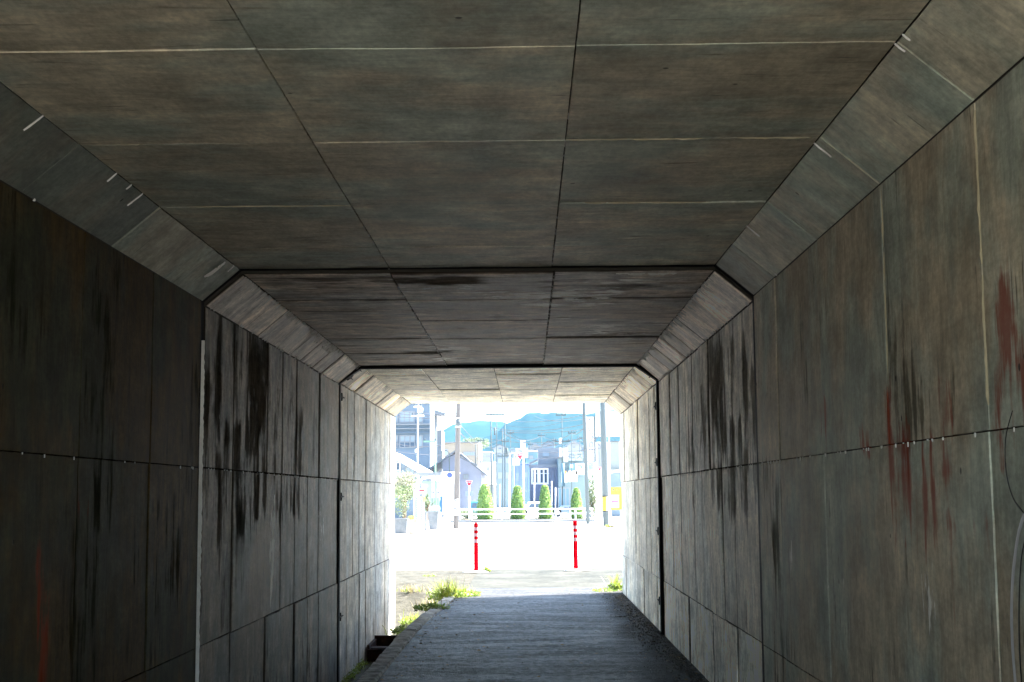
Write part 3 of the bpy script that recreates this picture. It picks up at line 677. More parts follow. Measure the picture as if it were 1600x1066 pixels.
# ------------------------------------------------------------------ topiary row, railing
TOP = leaf_mat('conifer_leaf', (.12,.22,.06), (.23,.34,.07), .4)
BARK = soil_mat('bark', (.06,.04,.03), (.12,.09,.06), 8)
def topiary(px, wpx, ptop, Y, label):
    base = at(px, 812, Y); base.z = 0; top = at(px, ptop, Y).z; rw = wpx*Y/F/2
    root = thing('conical_shrub', base, label, 'shrub', 'clipped conical shrubs in a row')
    k = MB(); k.tube([base, base+Vector((0,0,.35))], [.05,.04], 8); obj('trunk', k, BARK, root)
    m = MB(); q = len(m.v); rings = 14; seg = 18
    def rad_at(t): return rw*1.12*(1-.62*t**1.5)*(math.sqrt(max(0,1-((t-.9)/.1)**2)) if t > .9 else 1)*(.82+.18*sstep(t/.12))
    H = top-.08
    for i in range(rings+1):
        t = i/rings
        for s_ in range(seg):
            a = 2*math.pi*s_/seg; r = max(.01, rad_at(min(t,.999))*.9*(1+.08*MN.noise(Vector((math.cos(a)*2,math.sin(a)*2,t*5+px)))))
            m.v.append(base+Vector((r*math.cos(a), r*math.sin(a), .08+H*t)))
    for i in range(rings):
        for s_ in range(seg): m.face([q+i*seg+s_, q+i*seg+(s_+1)%seg, q+(i+1)*seg+(s_+1)%seg, q+(i+1)*seg+s_])
    for _ in range(2600):
        t = rp.random()**1.1*.995; a = rp.uniform(0,6.28); r = rad_at(t)*rp.uniform(.86,1.14)*(1+.13*MN.noise(Vector((math.cos(a)*1.7, math.sin(a)*1.7, t*4+px*3))))
        leaf(m, base+Vector((r*math.cos(a), r*math.sin(a), .08+H*t)), rp.uniform(.025,.06))
    obj('crown', m, TOP, root)
topiary(758, 25, 756, 84, 'leftmost and widest clipped conical shrub behind the white railing')
topiary(809, 21.5, 758.5, 84, 'second clipped conical shrub from the left, under the overhead red sign')
topiary(852, 20, 757, 84, 'third clipped conical shrub from the left, in front of the dark shopfront')
topiary(901, 18, 762, 84, 'rightmost clipped conical shrub, beside the blue-grey pole')
WH = pm('white_paint', (.7,.7,.68), .5, var=.12)
ry = 79
rl = thing('guard_railing', (at(800,800,ry).x, ry, 0), 'long white two-rail guard railing in front of the conical shrubs', 'railing')
xa, xb = at(716,800,ry).x, at(927,800,ry).x
for z in (at(800,796,ry).z, at(800,803.5,ry).z):
    m = MB(); m.tube([(xa, ry, z), (xb, ry, z)], .038, 8); obj('rail', m, WH, rl)
k = 0
for px in (718, 737, 784, 826, 868, 891, 899, 912, 925):
    m = MB(); x = at(px, 800, ry).x; m.tube([(x, ry, 0), (x, ry, at(px,794.5,ry).z)], .045, 8); obj('post', m, WH, rl)
struct('planting_kerb', MB().box((xa-.4, ry-1.6, -.01), (xb, ry-1.42, .14)), pm('grey_kerb', (.12,.13,.135), .8))
struct('planting_bed', MB().box((xa-.4, ry-1.42, -.01), (xb, 88, .06)), SOIL)

# ------------------------------------------------------------------ buildings and street behind
def P(px, py, Y): return at(px, py, Y)
def bx(mb, px0, py0, px1, py1, Y, dep, fwd=0.0, to_ground=False, mi=0):
    a = P(px0, py1, Y); b = P(px1, py0, Y); z0 = 0 if to_ground else a.z
    return mb.box((a.x, Y-fwd, z0), (b.x, Y-fwd+dep, b.z), mi)
def part(root, name, mat, px0, py0, px1, py1, Y, dep, fwd, **k):
    m = MB(); bx(m, px0, py0, px1, py1, Y, dep, fwd, **k); return obj(name, m, mat, root)
def window(root, px0, py0, px1, py1, Y, glass, frame, bars=1, fw=.06):
    a = P(px0, py1, Y); b = P(px1, py0, Y); m = MB()
    t = fw
    m.box((a.x, Y-.07, a.z), (a.x+t, Y-.001, b.z)).box((b.x-t, Y-.07, a.z), (b.x, Y-.001, b.z)).box((a.x+t, Y-.067, a.z), (b.x-t, Y-.001, a.z+t)).box((a.x+t, Y-.067, b.z-t), (b.x-t, Y-.001, b.z))
    for i in range(bars):
        x = a.x+(b.x-a.x)*(i+1)/(bars+1); m.box((x-t/2, Y-.064, a.z+t), (x+t/2, Y-.001, b.z-t))
    w_ = obj('window', m, frame, root)
    obj('pane', MB().box((a.x+t, Y-.03, a.z+t), (b.x-t, Y-.012, b.z-t)), glass, w_); return w_
GLASS = pm('window_glass', (.16,.2,.23), .12, var=.3, sc=.5); DGLASS = pm('dark_glass', (.05,.07,.1), .15, var=.3, sc=.5)
BLUEW = pm('blue_grey_render', (.1,.13,.165), .8, var=.2, sc=.4); BAND = pm('pale_render', (0.15,0.161,0.173), .8, var=.2); WALLW = pm('white_render', (.4,.4,.39), .8, var=.1)
ROOFG = pm('grey_roof', (.07,.08,.095), .7, var=.3); TEAL = pm('teal_siding', (.08,.14,.18), .7, var=.3); LAV = pm('lilac_render', (.15,.17,.225), .8); BEIGE = pm('beige_render', (0.176,0.152,0.12), .8)
POLE = pm('pole_concrete', (.08,.077,.077), .8, var=.25, sc=2); BPOLE = pm('pole_grey_steel', (0.053,0.068,0.075), .6, var=.2, sc=2); DPOLE = pm('pole_dark', (.045,.06,.065), .6)

# A: apartment block on the left
Y = 112
A = thing('apartment_building', (P(640,700,Y).x, Y, 0), 'tall blue-grey apartment block at the left edge of the opening', 'building')
part(A, 'wall', BLUEW, 585, 600, 675, 760, Y, 12, 0, to_ground=True)
for (y0, y1) in ((662,664.5),(669,671),(676,677.5),(628,630)): part(A, 'ledge', BAND if y0 != 676 else BLUEW, 580, y0, 676.5, y1, Y, .3, .3)
for (a, b, c, d, n) in ((624,642,648,661,2),(652,640,661,661,0),(612,642,622,661,0),(624,680,649,697,2),(612,680,622,697,0),(652,680,661,700,0)): window(A, a, b, c, d, Y, GLASS, BAND, n, .1)
window(A, 624, 690, 649, 700, Y-.06, DGLASS, BAND, 2, .07)
window(A, 615, 690, 621, 700, Y-.06, DGLASS, BAND, 0, .07)
m = MB(); x = P(675,700,Y).x; m.tube([(x,Y-.3,0),(x,Y-.3,P(675,600,Y).z)], .14, 8); obj('drainpipe', m, WH, A)
# B: stair tower
Y = 116
B = thing('stair_tower', (P(682,700,Y).x, Y, 0), 'narrow stair tower with a jutting roof slab right of the apartment block', 'building')
part(B, 'wall', WALLW, 676, 646, 683, 735, Y, 4, 0, to_ground=True); part(B, 'upper_wall', TEAL, 676, 606, 680.5, 645.8, Y+.1, 3.5, 0)
m = MB(); a = P(679,642,Y); b = P(696,645,Y); m.poly([(a.x,Y-.9,a.z),(b.x,Y-.9,b.z-.05),(b.x,Y+2,b.z-.05),(a.x,Y+2,a.z)]).poly([(a.x,Y-.9,a.z-.35),(a.x,Y+2,a.z-.35),(b.x,Y+2,b.z-.25),(b.x,Y-.9,b.z-.25)]).poly([(a.x,Y-.9,a.z-.35),(b.x,Y-.9,b.z-.25),(b.x,Y-.9,b.z-.05),(a.x,Y-.9,a.z)])
obj('roof', m, BAND, B)
for i in range(10): part(B, 'step_rail', DPOLE, 676.5+(i%2)*.8, 655+i*4.4, 680.5, 655.8+i*4.4, Y, .08, .3)
for x0 in (686, 688.5): part(B, 'column', BAND, x0, 646, x0+.9, 672, Y, .2, .3)
part(B, 'lower_wall', BAND, 683, 672, 690, 735, Y, 4, -.1, to_ground=True)
# C: house with white barge board on the left
Y = 92
Cc = thing('gabled_house', (P(630,760,Y).x, Y, 0), 'low grey house with a thick white sloping roof edge under the apartment block', 'building')
m = MB(); a = P(590,690,Y); pts = [(P(560,716,Y)), P(617,707,Y), P(676,742,Y)]
w0 = MB(); zt = [P(585,740,Y), P(608,712,Y), P(670,745,Y)]
w0.v += [Vector((zt[0].x,Y,0)), Vector((zt[0].x,Y,zt[0].z)), Vector((zt[1].x,Y,zt[1].z)), Vector((zt[2].x,Y,zt[2].z)), Vector((zt[2].x,Y,0))]
w0.v += [v+Vector((0,8,0)) for v in w0.v[:5]]
w0.face([0,1,2,3,4][::-1]); w0.face([5,6,7,8,9]); [w0.face([k,(k+1)%5,(k+1)%5+5,k+5]) for k in range(5)]
obj('wall', w0, BLUEW, Cc)
def slab(mb, p, q, th, y0, y1):
    mb.v += [Vector((p.x,y0,p.z)), Vector((q.x,y0,q.z)), Vector((q.x,y0,q.z-th)), Vector((p.x,y0,p.z-th)), Vector((p.x,y1,p.z)), Vector((q.x,y1,q.z)), Vector((q.x,y1,q.z-th)), Vector((p.x,y1,p.z-th))]
    n = len(mb.v)-8
    for s4 in ((3,2,1,0),(4,5,6,7),(0,1,5,4),(1,2,6,5),(2,3,7,6),(3,0,4,7)): mb.face([n+i for i in s4])
m = MB(); slab(m, P(608,704,Y), P(678,743,Y), .34, Y-.9, Y+8.3); slab(m, P(575,722,Y), P(608,704,Y), .34, Y-.9, Y+8.3); obj('roof', m, WH, Cc)
window(Cc, 618, 722, 626, 736, Y, DGLASS, WH, 0)
window(Cc, 634, 730, 648, 742, Y, GLASS, BAND, 1)
# C2: grey canopy on posts
Y = 86
cp = thing('carport', (P(665,760,Y).x, Y, 0), 'pale flat-roofed carport in front of the left houses', 'carport')
part(cp, 'roof', BAND, 648, 738, 690, 743, Y, 4, .6)
for px in (654, 689): 
    m = MB(); x = P(px,760,Y).x; m.tube([(x,Y,0),(x,Y,P(px,743,Y).z)], .07, 8); obj('post', m, WH, cp)
part(cp, 'back_wall', pm('sage_panel', (.2,.27,.22), .7), 660, 752, 690, 800, Y+2.5, .1, 0, to_ground=True)
m = MB(); m.tube([P(676,745,Y-.5),P(660,747,Y-.5),P(657,752,Y-.5),P(659,758,Y-.5),P(668,759,Y-.5)], .09, 8); obj('drain_hose', m, WH, cp)
# D: big white house behind the pole
Y = 104
D = thing('white_gabled_house', (P(712,770,Y).x, Y, 0), 'white house with a wide grey gable behind the concrete utility pole', 'building')
ap = P(713,703,Y); el, er = P(664,737,Y), P(761,742,Y)
w0 = MB(); w0.v += [Vector((P(690,0,Y).x,Y,0)), Vector((P(690,0,Y).x,Y,P(690,719,Y).z)), Vector((ap.x,Y,ap.z-.3)), Vector((P(748,0,Y).x,Y,P(748,734,Y).z)), Vector((P(748,0,Y).x,Y,0))]
w0.v += [v+Vector((0,9,0)) for v in w0.v[:5]]; w0.face([4,3,2,1,0]); w0.face([5,6,7,8,9]); [w0.face([k,(k+1)%5,(k+1)%5+5,k+5]) for k in range(5)]
obj('wall', w0, LAV, D)
m = MB(); slab(m, el, ap, .14, Y-.8, Y+9.4); slab(m, ap, er, .14, Y-.8, Y+9.4); obj('roof', m, ROOFG, D)
m = MB(); slab(m, P(720,714,Y), P(747,727,Y), .12, Y-1.6, Y-.85); obj('lower_roof', m, ROOFG, D)
window(D, 724, 741, 732, 749, Y, GLASS, BAND, 1)
Y = 98
D2 = thing('white_shed', (P(700,780,Y).x, Y, 0), 'plain white shed wall left of the concrete utility pole', 'shed')
part(D2, 'wall', WALLW, 692, 739, 713, 822, Y, 5, 0, to_ground=True); part(D2, 'roof', WH, 690, 737, 714, 739, Y, 5.4, .2)
part(D2, 'door', pm('pale_door', (.55,.56,.56), .6), 694.5, 768, 701, 803, Y, .05, .05, to_ground=True)
# beyond: beige blocks and white roofs
def block(name, label, cat, px0, py0, px1, py1, Y, wall, roof=None, wins=(), glass=GLASS, frame=BAND, dep=8, rh=1.5):
    r = thing(name, (P((px0+px1)/2, py1, Y).x, Y, 0), label, cat)
    part(r, 'wall', wall, px0, py0, px1, py1, Y, dep, 0, to_ground=True)
    if roof is not None:
        part(r, 'roof', roof, px0-1.2, py0-rh, px1+1.2, py0, Y, dep+.8, .4)
    for wv in wins: window(r, *wv[:4], Y, glass, frame, wv[4] if len(wv) > 4 else 0, .08)
    return r
block('beige_building', 'long beige building with a pale ledge seen past the concrete pole', 'building', 684, 692, 748, 735, 190, BEIGE, BAND, [(724,706,742,712,4),(690,702,700,712,1)], dep=14)
block('small_white_house', 'small white house with a flat lilac roof right of the thin dark pole', 'building', 748, 722, 772, 760, 150, WALLW, LAV, [(761,730,764,736),(752,742,758,748,1)])
block('grey_house', 'pale grey house with a white upper wall behind the leftmost shrub', 'building', 740, 757, 772, 790, 112, BAND, WH, [(744,772,755,784,1),(760,765,768,778,1)], dep=6)
block('far_apartment', 'far small pale block under the low left ridge', 'building', 745, 707, 768, 725, 260, BAND, WH, [(748,711,752,715),(756,711,760,715)])
block('striped_house', 'pale house behind the cluster of thin poles', 'building', 774, 708, 803, 770, 170, pm('pale_blue_siding', (0.104,0.136,0.16), .8), BAND, [(778,716,785,724,1),(790,716,798,724,1),(778,738,785,748,1),(790,738,798,748,1)])
r = block('teal_house', 'dark teal clad house right of the overhead red sign', 'building', 822, 706, 842, 735, 150, TEAL, WH, [(827,712,833,718,1)])
m = MB(); slab(m, P(817,728,148), P(842,717,148), .2, 146, 149); obj('porch_roof', m, ROOFG, r)
SHOP = thing('shop_building', (P(853,740,132).x, 132, 0), 'shop with white framed dark windows behind the middle shrubs', 'shop')
part(SHOP, 'wall', pm('shop_blue_render', (.14,.16,.22), .8), 828, 727, 876, 770, 132, 8, 0, to_ground=True)
part(SHOP, 'fascia', BAND, 826, 726, 876, 731, 132, .3, .6)
window(SHOP, 830, 731.5, 842, 757, 132, DGLASS, WH, 1, .16); window(SHOP, 842, 731.5, 857, 757, 132, DGLASS, WH, 1, .16)
part(SHOP, 'crossbar', WH, 836, 739.5, 858, 740.5, 132, .1, .2); part(SHOP, 'upper_storey', BAND, 841, 700, 873, 726, 134, 6, 0)
part(SHOP, 'upper_sign', GLASS, 848, 706, 858, 713, 133.9, .1, .05); part(SHOP, 'side_door', LAV, 860, 735, 866, 770, 132, .1, .08)
block('blue_warehouse', 'ribbed blue warehouse below the overhead red sign', 'building', 804, 725, 826, 770, 126, pm('blue_ribbed_cladding', (.08,.13,.26), .6, var=.3), pm('blue_roof_trim', (.15,.2,.3), .6), [(806,740,810,752),(818,738,824,746,1)])
WHS = [o for o in C.objects if o.name.startswith('blue_warehouse')][0]
for i in range(11): part(WHS, 'rib', pm('blue_rib', (.14,.2,.34), .6), 804.5+i*2, 726, 805.1+i*2, 769, 126, .1, .1)
block('sign_building', 'pale building carrying square sign panels on the right', 'building', 873, 716, 921, 790, 128, pm('pale_teal_render', (0.104,0.144,0.16), .8), BAND, [(872,762,890,797,2)], glass=TEAL)
SB = [o for o in C.objects if o.name.startswith('sign_building')][0]
PALEB = pm('pale_sign_panel', (0.192,0.224,0.24), .5)
INK = pm('sign_ink', (.05,.07,.1), .6)
for (a, b, c, d, mt) in ((888,707,899,720,PALEB),(900,707,910,720,PALEB),(874,700,880,714,WALLW),(881,700,887,722,WALLW),(889,724,898,736,TEAL),(899,724,913,742,WH),(877,738,886,754,WH),(888,736,902,753,WH)):
    part(SB, 'sign_panel', mt, a, b, c, d, 127.4, .15, .2)
part(SB, 'sign_mark', WH, 891, 726, 895, 731, 127.2, .04, .05); part(SB, 'sign_mark', TEAL, 902, 727, 909, 729, 127.2, .04, .05); part(SB, 'sign_mark', TEAL, 907, 729, 910, 732, 127.2, .04, .05)
part(SB, 'sign_mark', pm('orange_mark', (.6,.16,.06), .5), 881, 736, 885, 741, 127.15, .04, .06)
def text(s, px, py, Y, hpx, mat, parent, sx=1.0, yo=0.0, rot=0.0, align='CENTER'):
    c = bpy.data.curves.new('lettering', 'FONT'); c.body = s; c.size = hpx*Y/F*1.15; c.extrude = .004; c.align_x = align; c.align_y = 'CENTER'
    c.materials.append(mat); o = bpy.data.objects.new('lettering', c); C.objects.link(o)
    p = P(px, py, Y); o.parent = parent; o.location = Vector((p.x, Y-yo, p.z))-ORG[parent]; o.rotation_euler = (math.pi/2, rot, 0); o.scale = (sx, 1, 1)
    ORG[o] = p
    bpy.context.view_layer.update(); me = bpy.data.meshes.new_from_object(o.evaluated_get(bpy.context.evaluated_depsgraph_get()))
    o2 = bpy.data.objects.new('lettering', me); C.objects.link(o2); o2.parent = parent; o2.location = o.location; o2.rotation_euler = o.rotation_euler; o2.scale = o.scale
    bpy.data.objects.remove(o); return o2
text('ロ', 893.5, 713.5, 127.4, 9, INK, SB, yo=.23); text('ス', 905, 713.5, 127.4, 9, INK, SB, yo=.23)
# white corrugated building and the shop sign on the right
Y = 96
G = thing('corrugated_building', (P(950,700,Y).x, Y, 0), 'white corrugated building with a grey shutter at the right edge of the opening', 'building')
part(G, 'wall', WALLW, 932, 690, 990, 818, Y, 10, 0, to_ground=True)
cr = MB(); n = 60; a = P(929,690,Y); b = P(990,690,Y); zt, zb = P(0,640,Y).z, P(0,690,Y).z
for i in range(n+1):
    x = a.x+(b.x-a.x)*i/n; y = Y-.35+(.03 if i % 2 else -.03)
    cr.v += [Vector((x, y, zb)), Vector((x+.15, y+.6, P(950,642,Y).z))]
for i in range(n): cr.face([2*i, 2*i+2, 2*i+3, 2*i+1])
q = len(cr.v); cr.v += [Vector((a.x,Y+.1,zb)),Vector((b.x,Y+.1,zb)),Vector((b.x+.15,Y+.5,P(950,642,Y).z)),Vector((a.x+.15,Y+.5,P(950,642,Y).z))]; cr.face([q+3,q+2,q+1,q])
obj('corrugated_cladding', cr, pm('corrugated_white', (.5,.5,.49), .5, var=.1), G)
part(G, 'shutter', pm('grey_green_shutter', (.15,.17,.165), .6), 950, 691, 967, 733, Y, .1, .12); part(G, 'shutter_lintel', ROOFG, 949, 689.3, 968, 690.6, Y, .2, .3)
part(G, 'lower_wall', pm('pale_blue_wall', (.11,.15,.2), .7), 953, 739, 990, 816, Y, .1, .14)
m = MB(); slab(m, P(952,738,Y-.8), P(972,733,Y-.8), .1, Y-1.2, Y-.15); obj('awning', m, WH, G); part(G, 'door', pm('cream_door', (.5,.48,.4), .7), 934, 745, 940, 815, Y, .1, .12); part(G, 'side_panel', BAND, 935, 693, 939, 733, Y, .08, .1)
ys = thing('yellow_notice_board', (P(962,778,94).x, 94, P(962,798,94).z), 'yellow notice board on the pale blue wall by the right tunnel edge', 'sign')
part(ys, 'board', pm('yellow_paint', (0.35,0.294,0.035), .5, var=.1), 954, 761, 985, 797, 94, .06, 0)
part(ys, 'inner_panel', WALLW, 955, 773.5, 967, 794, 94, .02, .02)
for q in ((954.8,772.8,967.6,773.6),(966.9,773.6,967.6,794),(954.8,793.6,966.9,794.4)): part(ys, 'panel_border', INK, *q, 94, .02, .03)
PINK = pm('magenta_ink', (.5,.04,.2), .5)
part(ys, 'pink_mark', PINK, 955.5, 783, 966, 785, 94, .01, .03); part(ys, 'pink_mark', PINK, 957, 785, 958.3, 793, 94, .01, .03)
text('高 丸', 961.5, 765.5, 94, 4, INK, ys, yo=.012); text('工', 957, 779, 94, 5, INK, ys, yo=.03)
for px in (955,970):
    m = MB(); x = P(px,800,94).x; m.tube([(x,94.15,0),(x,94.15,P(px,762,94).z)], .03, 6); obj('post', m, WH, ys)
Y = 90
vs = thing('vertical_sign_board', (P(923,700,Y).x, Y, 0), 'tall narrow white sign board with a column of dark characters', 'sign')
part(vs, 'board', WALLW, 916.5, 651, 930, 722, Y, .12, 0); 
for q in ((917,650.6,929.5,651.4),(929,651.4,930,722),(917,721.4,929,722.2)): part(vs, 'frame', DPOLE, *q, Y, .14, .03)
for i, ch in enumerate('ヤ三ロワ自仕し'):
    text(ch, 922.3+.35*i, 657.5+i*9.4, Y, 8.2, INK, vs, yo=.02)
part(vs, 'lower_board', pm('pale_green_board', (.32,.42,.4), .6), 919, 722.6, 931, 736, Y, .12, .0); text('口口', 925, 726.5, Y, 5, TEAL, vs, yo=.02); text('田口', 925, 732, Y, 5, TEAL, vs, yo=.02)
for px in (918.5,930):
    m = MB(); x = P(px,760,Y).x; m.tube([(x,Y+.06+.09,0),(x,Y+.15,P(px,655,Y).z)], .05, 6); obj('post', m, WH, vs)

# ------------------------------------------------------------------ poles
def pole(name, label, base_px, base_py, top_px, Y, wb, wt, mat, height=None, arms=(), group='utility poles along the street', boxes=()):
    b = P(base_px, base_py, Y); b.z = 0
    tp = P(top_px, 628, Y); k = (height or tp.z)/tp.z
    t_ = Vector((b.x+(tp.x-b.x)*k, Y, height or tp.z))
    r = thing(name, b, label, 'utility pole', group)
    m = MB(); m.tube([b, b.lerp(t_,.5), t_], [wb*Y/F/2, (wb+wt)/2*Y/F/2, wt*Y/F/2], 14); obj('shaft', m, mat, r, True)
    for (py, l, rr_) in arms:
        z = P(base_px, py, Y).z; c = b.lerp(t_, z/t_.z); mm = MB(); mm.box((c.x-l*Y/F, Y-.2, z-.05), (c.x+rr_*Y/F, Y-.1, z+.05)); a_ = obj('crossarm', mm, mat, r)
        for s_ in (-l*.85, l*0, rr_*.85):
            i_ = MB(); x = c.x+s_*Y/F; i_.tube([(x,Y-.15,z+.05),(x,Y-.15,z+.13),(x,Y-.15,z+.2)], [.03,.05,.03], 8); obj('insulator', i_, BPOLE, a_)
    for (py0, py1, ox, wd, mt_) in boxes:
        a = P(base_px+ox, py1, Y); z1 = P(base_px, py0, Y).z; c = b.lerp(t_, a.z/t_.z); x = c.x+ox*Y/F
        mm = MB(); mm.tube([(x,Y-.15,a.z),(x,Y-.15,z1)], wd*Y/F/2, 12); obj('pole_box', mm, mt_, r, True)
    return r, b, t_
STRIPE = None
def stripe_mat():
    m, nt, b = new_mat('white_ribbed_wrap'); g = N(nt); tc = g.n('ShaderNodeTexCoord')
    wv = g.n('ShaderNodeTexWave', wave_type='BANDS', bands_direction='DIAGONAL'); nt.links.new(tc.outputs['Object'], wv.inputs[0]); wv.inputs['Scale'].default_value = 1.6
    nt.links.new(g.mix(g.sm(wv.outputs['Fac'], .15, .3), (.1,.1,.1), (.75,.75,.72)), b.inputs['Base Color']); return m
Y = 63.4
r1, pb, pt_ = pole('utility_pole', 'thick beige concrete utility pole with a white striped wrap near its foot', 712.5, 826, 716.5, Y, 8.8, 6.4, POLE, 13, boxes=[(657,666,1,8,BPOLE)])
c0 = pb.lerp(pt_, P(712,805,Y).z/pt_.z); c1 = pb.lerp(pt_, P(712,780,Y).z/pt_.z)
m = MB(); m.tube([c0, c1], [.135,.133], 16, cap=False); obj('striped_wrap', m, stripe_mat(), r1, True)
for py in (655, 668):
    c = pb.lerp(pt_, P(714,py,Y).z/pt_.z); m = MB(); m.tube([c, c+Vector((0,0,.06))], .128, 14); obj('clamp', m, WH, r1, True)
Y = 65
r2, pb2, pt2 = pole('utility_pole', 'thick blue-grey utility pole on the right with a yellow and black marker', 947, 824, 941.5, Y, 9.5, 8.5, BPOLE, 12.5)
BLK = pm('black_paint', (.02,.02,.025), .6); YEL = pm('yellow_marker', (.65,.5,.04), .5)
z0, z1 = P(947,799,Y).z, P(947,776,Y).z
c = pb2.lerp(pt2, z0/pt2.z)
for zz in (z0, z1):
    cc = pb2.lerp(pt2, zz/pt2.z); m = MB(); m.tube([cc-Vector((0,0,.02)), cc+Vector((0,0,.03))], .155, 16); obj('marker_band', m, BLK, r2, True)
for k in range(9):
    an = math.pi*(1.05+k*.1125); mt_ = (YEL, YEL, BLK, YEL, YEL, WH, WH, BLK, PALEB)[k]
    m = MB(); q_ = [(.152*math.cos(an+d), .152*math.sin(an+d)) for d in (0,.33)]
    m.poly([(c.x+q_[0][0], Y+q_[0][1], z0+.03), (c.x+q_[1][0], Y+q_[1][1], z0+.03), (c.x+q_[1][0], Y+q_[1][1], z1-.02), (c.x+q_[0][0], Y+q_[0][1], z1-.02)]); obj('marker_stripe', m, mt_, r2)
pole('utility_pole', 'slim blue-grey utility pole just left of the vertical sign board', 919, 818, 912, 71, 6, 5, BPOLE, 13)
pole('utility_pole', 'tall thin dark pole left of the pole cluster', 768.5, 806, 767, 92, 2.6, 1.6, DPOLE, P(767,634,92).z, arms=[(648,8,22)])
pole('utility_pole', 'short plain dark pole between the concrete pole and the leftmost shrub', 743.5, 780, 743, 110, 2.0, 1.6, DPOLE, P(743,695,110).z)
pole('utility_pole', 'thin dark pole with several brackets left of the hill', 776, 806, 776, 120, 1.6, 1.2, DPOLE, P(776,655,120).z, boxes=[(668,680,-3,3,BPOLE)])
pole('utility_pole', 'first slim pole of the close pair right of centre-left', 785.5, 806, 785, 125, 1.8, 1.4, DPOLE, P(785,670,125).z, arms=[(713,8,14)])
pole('utility_pole', 'second slim pole of the close pair, carrying boxes', 789, 806, 789, 118, 2.0, 1.5, DPOLE, P(789,655,118).z, arms=[(690,6,6)], boxes=[(700,712,3,4,BPOLE)])
pole('utility_pole', 'thin pole with a long crossarm in front of the blue hill', 879, 800, 878, 104, 1.8, 1.2, DPOLE, P(878,642,104).z, arms=[(649,10,6),(690,12,12)], boxes=[(685,693,-3,4,WH),(724,760,1,5,TEAL)])
pole('utility_pole', 'short cream post beside the third shrub', 835, 800, 835, 100, 1.6, 1.4, WH, P(835,733,100).z)
pole('utility_pole', 'pale slim pole in front of the apartment block', 652.5, 790, 653, 90, 2.4, 1.8, WH, P(653,600,90).z, arms=[(636,6,6),(650,10,10)], boxes=[(638,645,5,7,PALEB),(702,707,-2,4,WH)])
pole('utility_pole', 'green slim pole right of the apartment drainpipe', 680, 790, 680, 88, 3.2, 2.4, pm('green_pole', (.12,.22,.15), .6), P(680,690,88).z, arms=[(690,18,0)])
pole('utility_pole', 'white thin post beside the right blue-grey pole', 952.5, 818, 951, 68, 2.2, 2, WH, 12)
pole('utility_pole', 'white thin post left of the right blue-grey pole', 933.5, 818, 933, 80, 2.4, 2, WH, P(933,736,80).z)
for j, (px, h, lab) in enumerate(((796,742,'slender white pole left of the second shrub'),(781,757,'cream thin post right of the leftmost shrub'),(862,752,'white thin post right of the third shrub'),(868,762,'pale post at the sign building'))):
    pole('street_post', lab, px, 806, px, 96, 1.8, 1.6, WH if j != 1 else pm('cream_paint', (.6,.5,.32), .6), P(px,h,96).z, group='thin posts behind the railing')

# wires
wires = [((600,648,75),(716,650,63.5),.15),((716,652,63.5),(767,648,92),.3),((600,641,75),(716,646,63.5),.2),((767,652,92),(913,648,71),.35),((767,668,92),(913,663,71),.3),((767,672,92),(913,671,71),.2),((767,686,92),(913,685,71),.25),((776,694,120),(878,692,104),.4),((716,660,63.5),(776,694,120),.6),((789,700,118),(940,700,65),.3),((913,655,71),(941,700,65),.2),((913,648,71),(925,628,60),.05),((600,688,80),(716,690,63.5),.3),((600,702,80),(743,706,110),.3),((743,712,110),(785,708,125),.2),((600,636,90),(690,645,100),.2),((789,678,118),(913,690,71),.5),((789,664,118),(878,660,104),.3),((776,706,120),(913,709,71),.4),((835,650,140),(913,655,71),.3)]
WIRE = pm('black_cable', (.03,.03,.035), .6)
CABLES = ['lower of two cables from the left edge to the top of the beige concrete pole', 'cable from the beige concrete pole down to the tall thin dark pole',
 'topmost cable running from the left edge across the apartment block', 'highest cable from the tall thin dark pole across the sky to the slim right pole',
 'cable crossing the hill top just under the ridge line', 'taut cable just below the one under the ridge line', 'cable crossing the middle of the hill between the thin poles',
 'sagging cable from the bracketed thin pole to the long crossarm pole', 'slanting cable from the beige pole over the low left ridge', 'long cable ending at the thick right pole above the sign building',
 'short cable joining the two right blue-grey poles', 'steep short cable rising from the slim right pole', 'cable across the lower windows of the apartment block', 'cable from the left edge to the short plain dark pole',
 'low cable behind the gabled house roof', 'cable over the apartment roof to the stair tower', 'deeply sagging cable between the close poles and the slim right pole', 'cable from the close poles to the long crossarm pole',
 'lowest cable over the shop and sign building', 'distant cable high over the right hill']
for i, (a, b, sag) in enumerate(wires):
    A_, B_ = P(*a), P(*b); m = MB(); pts = [A_.lerp(B_, k/14)-Vector((0,0,sag*4*(k/14)*(1-k/14))) for k in range(15)]
    m.tube(pts, .016, 5)
    tag(obj('overhead_cable', m, WIRE), CABLES[i], 'cable', 'overhead cables')

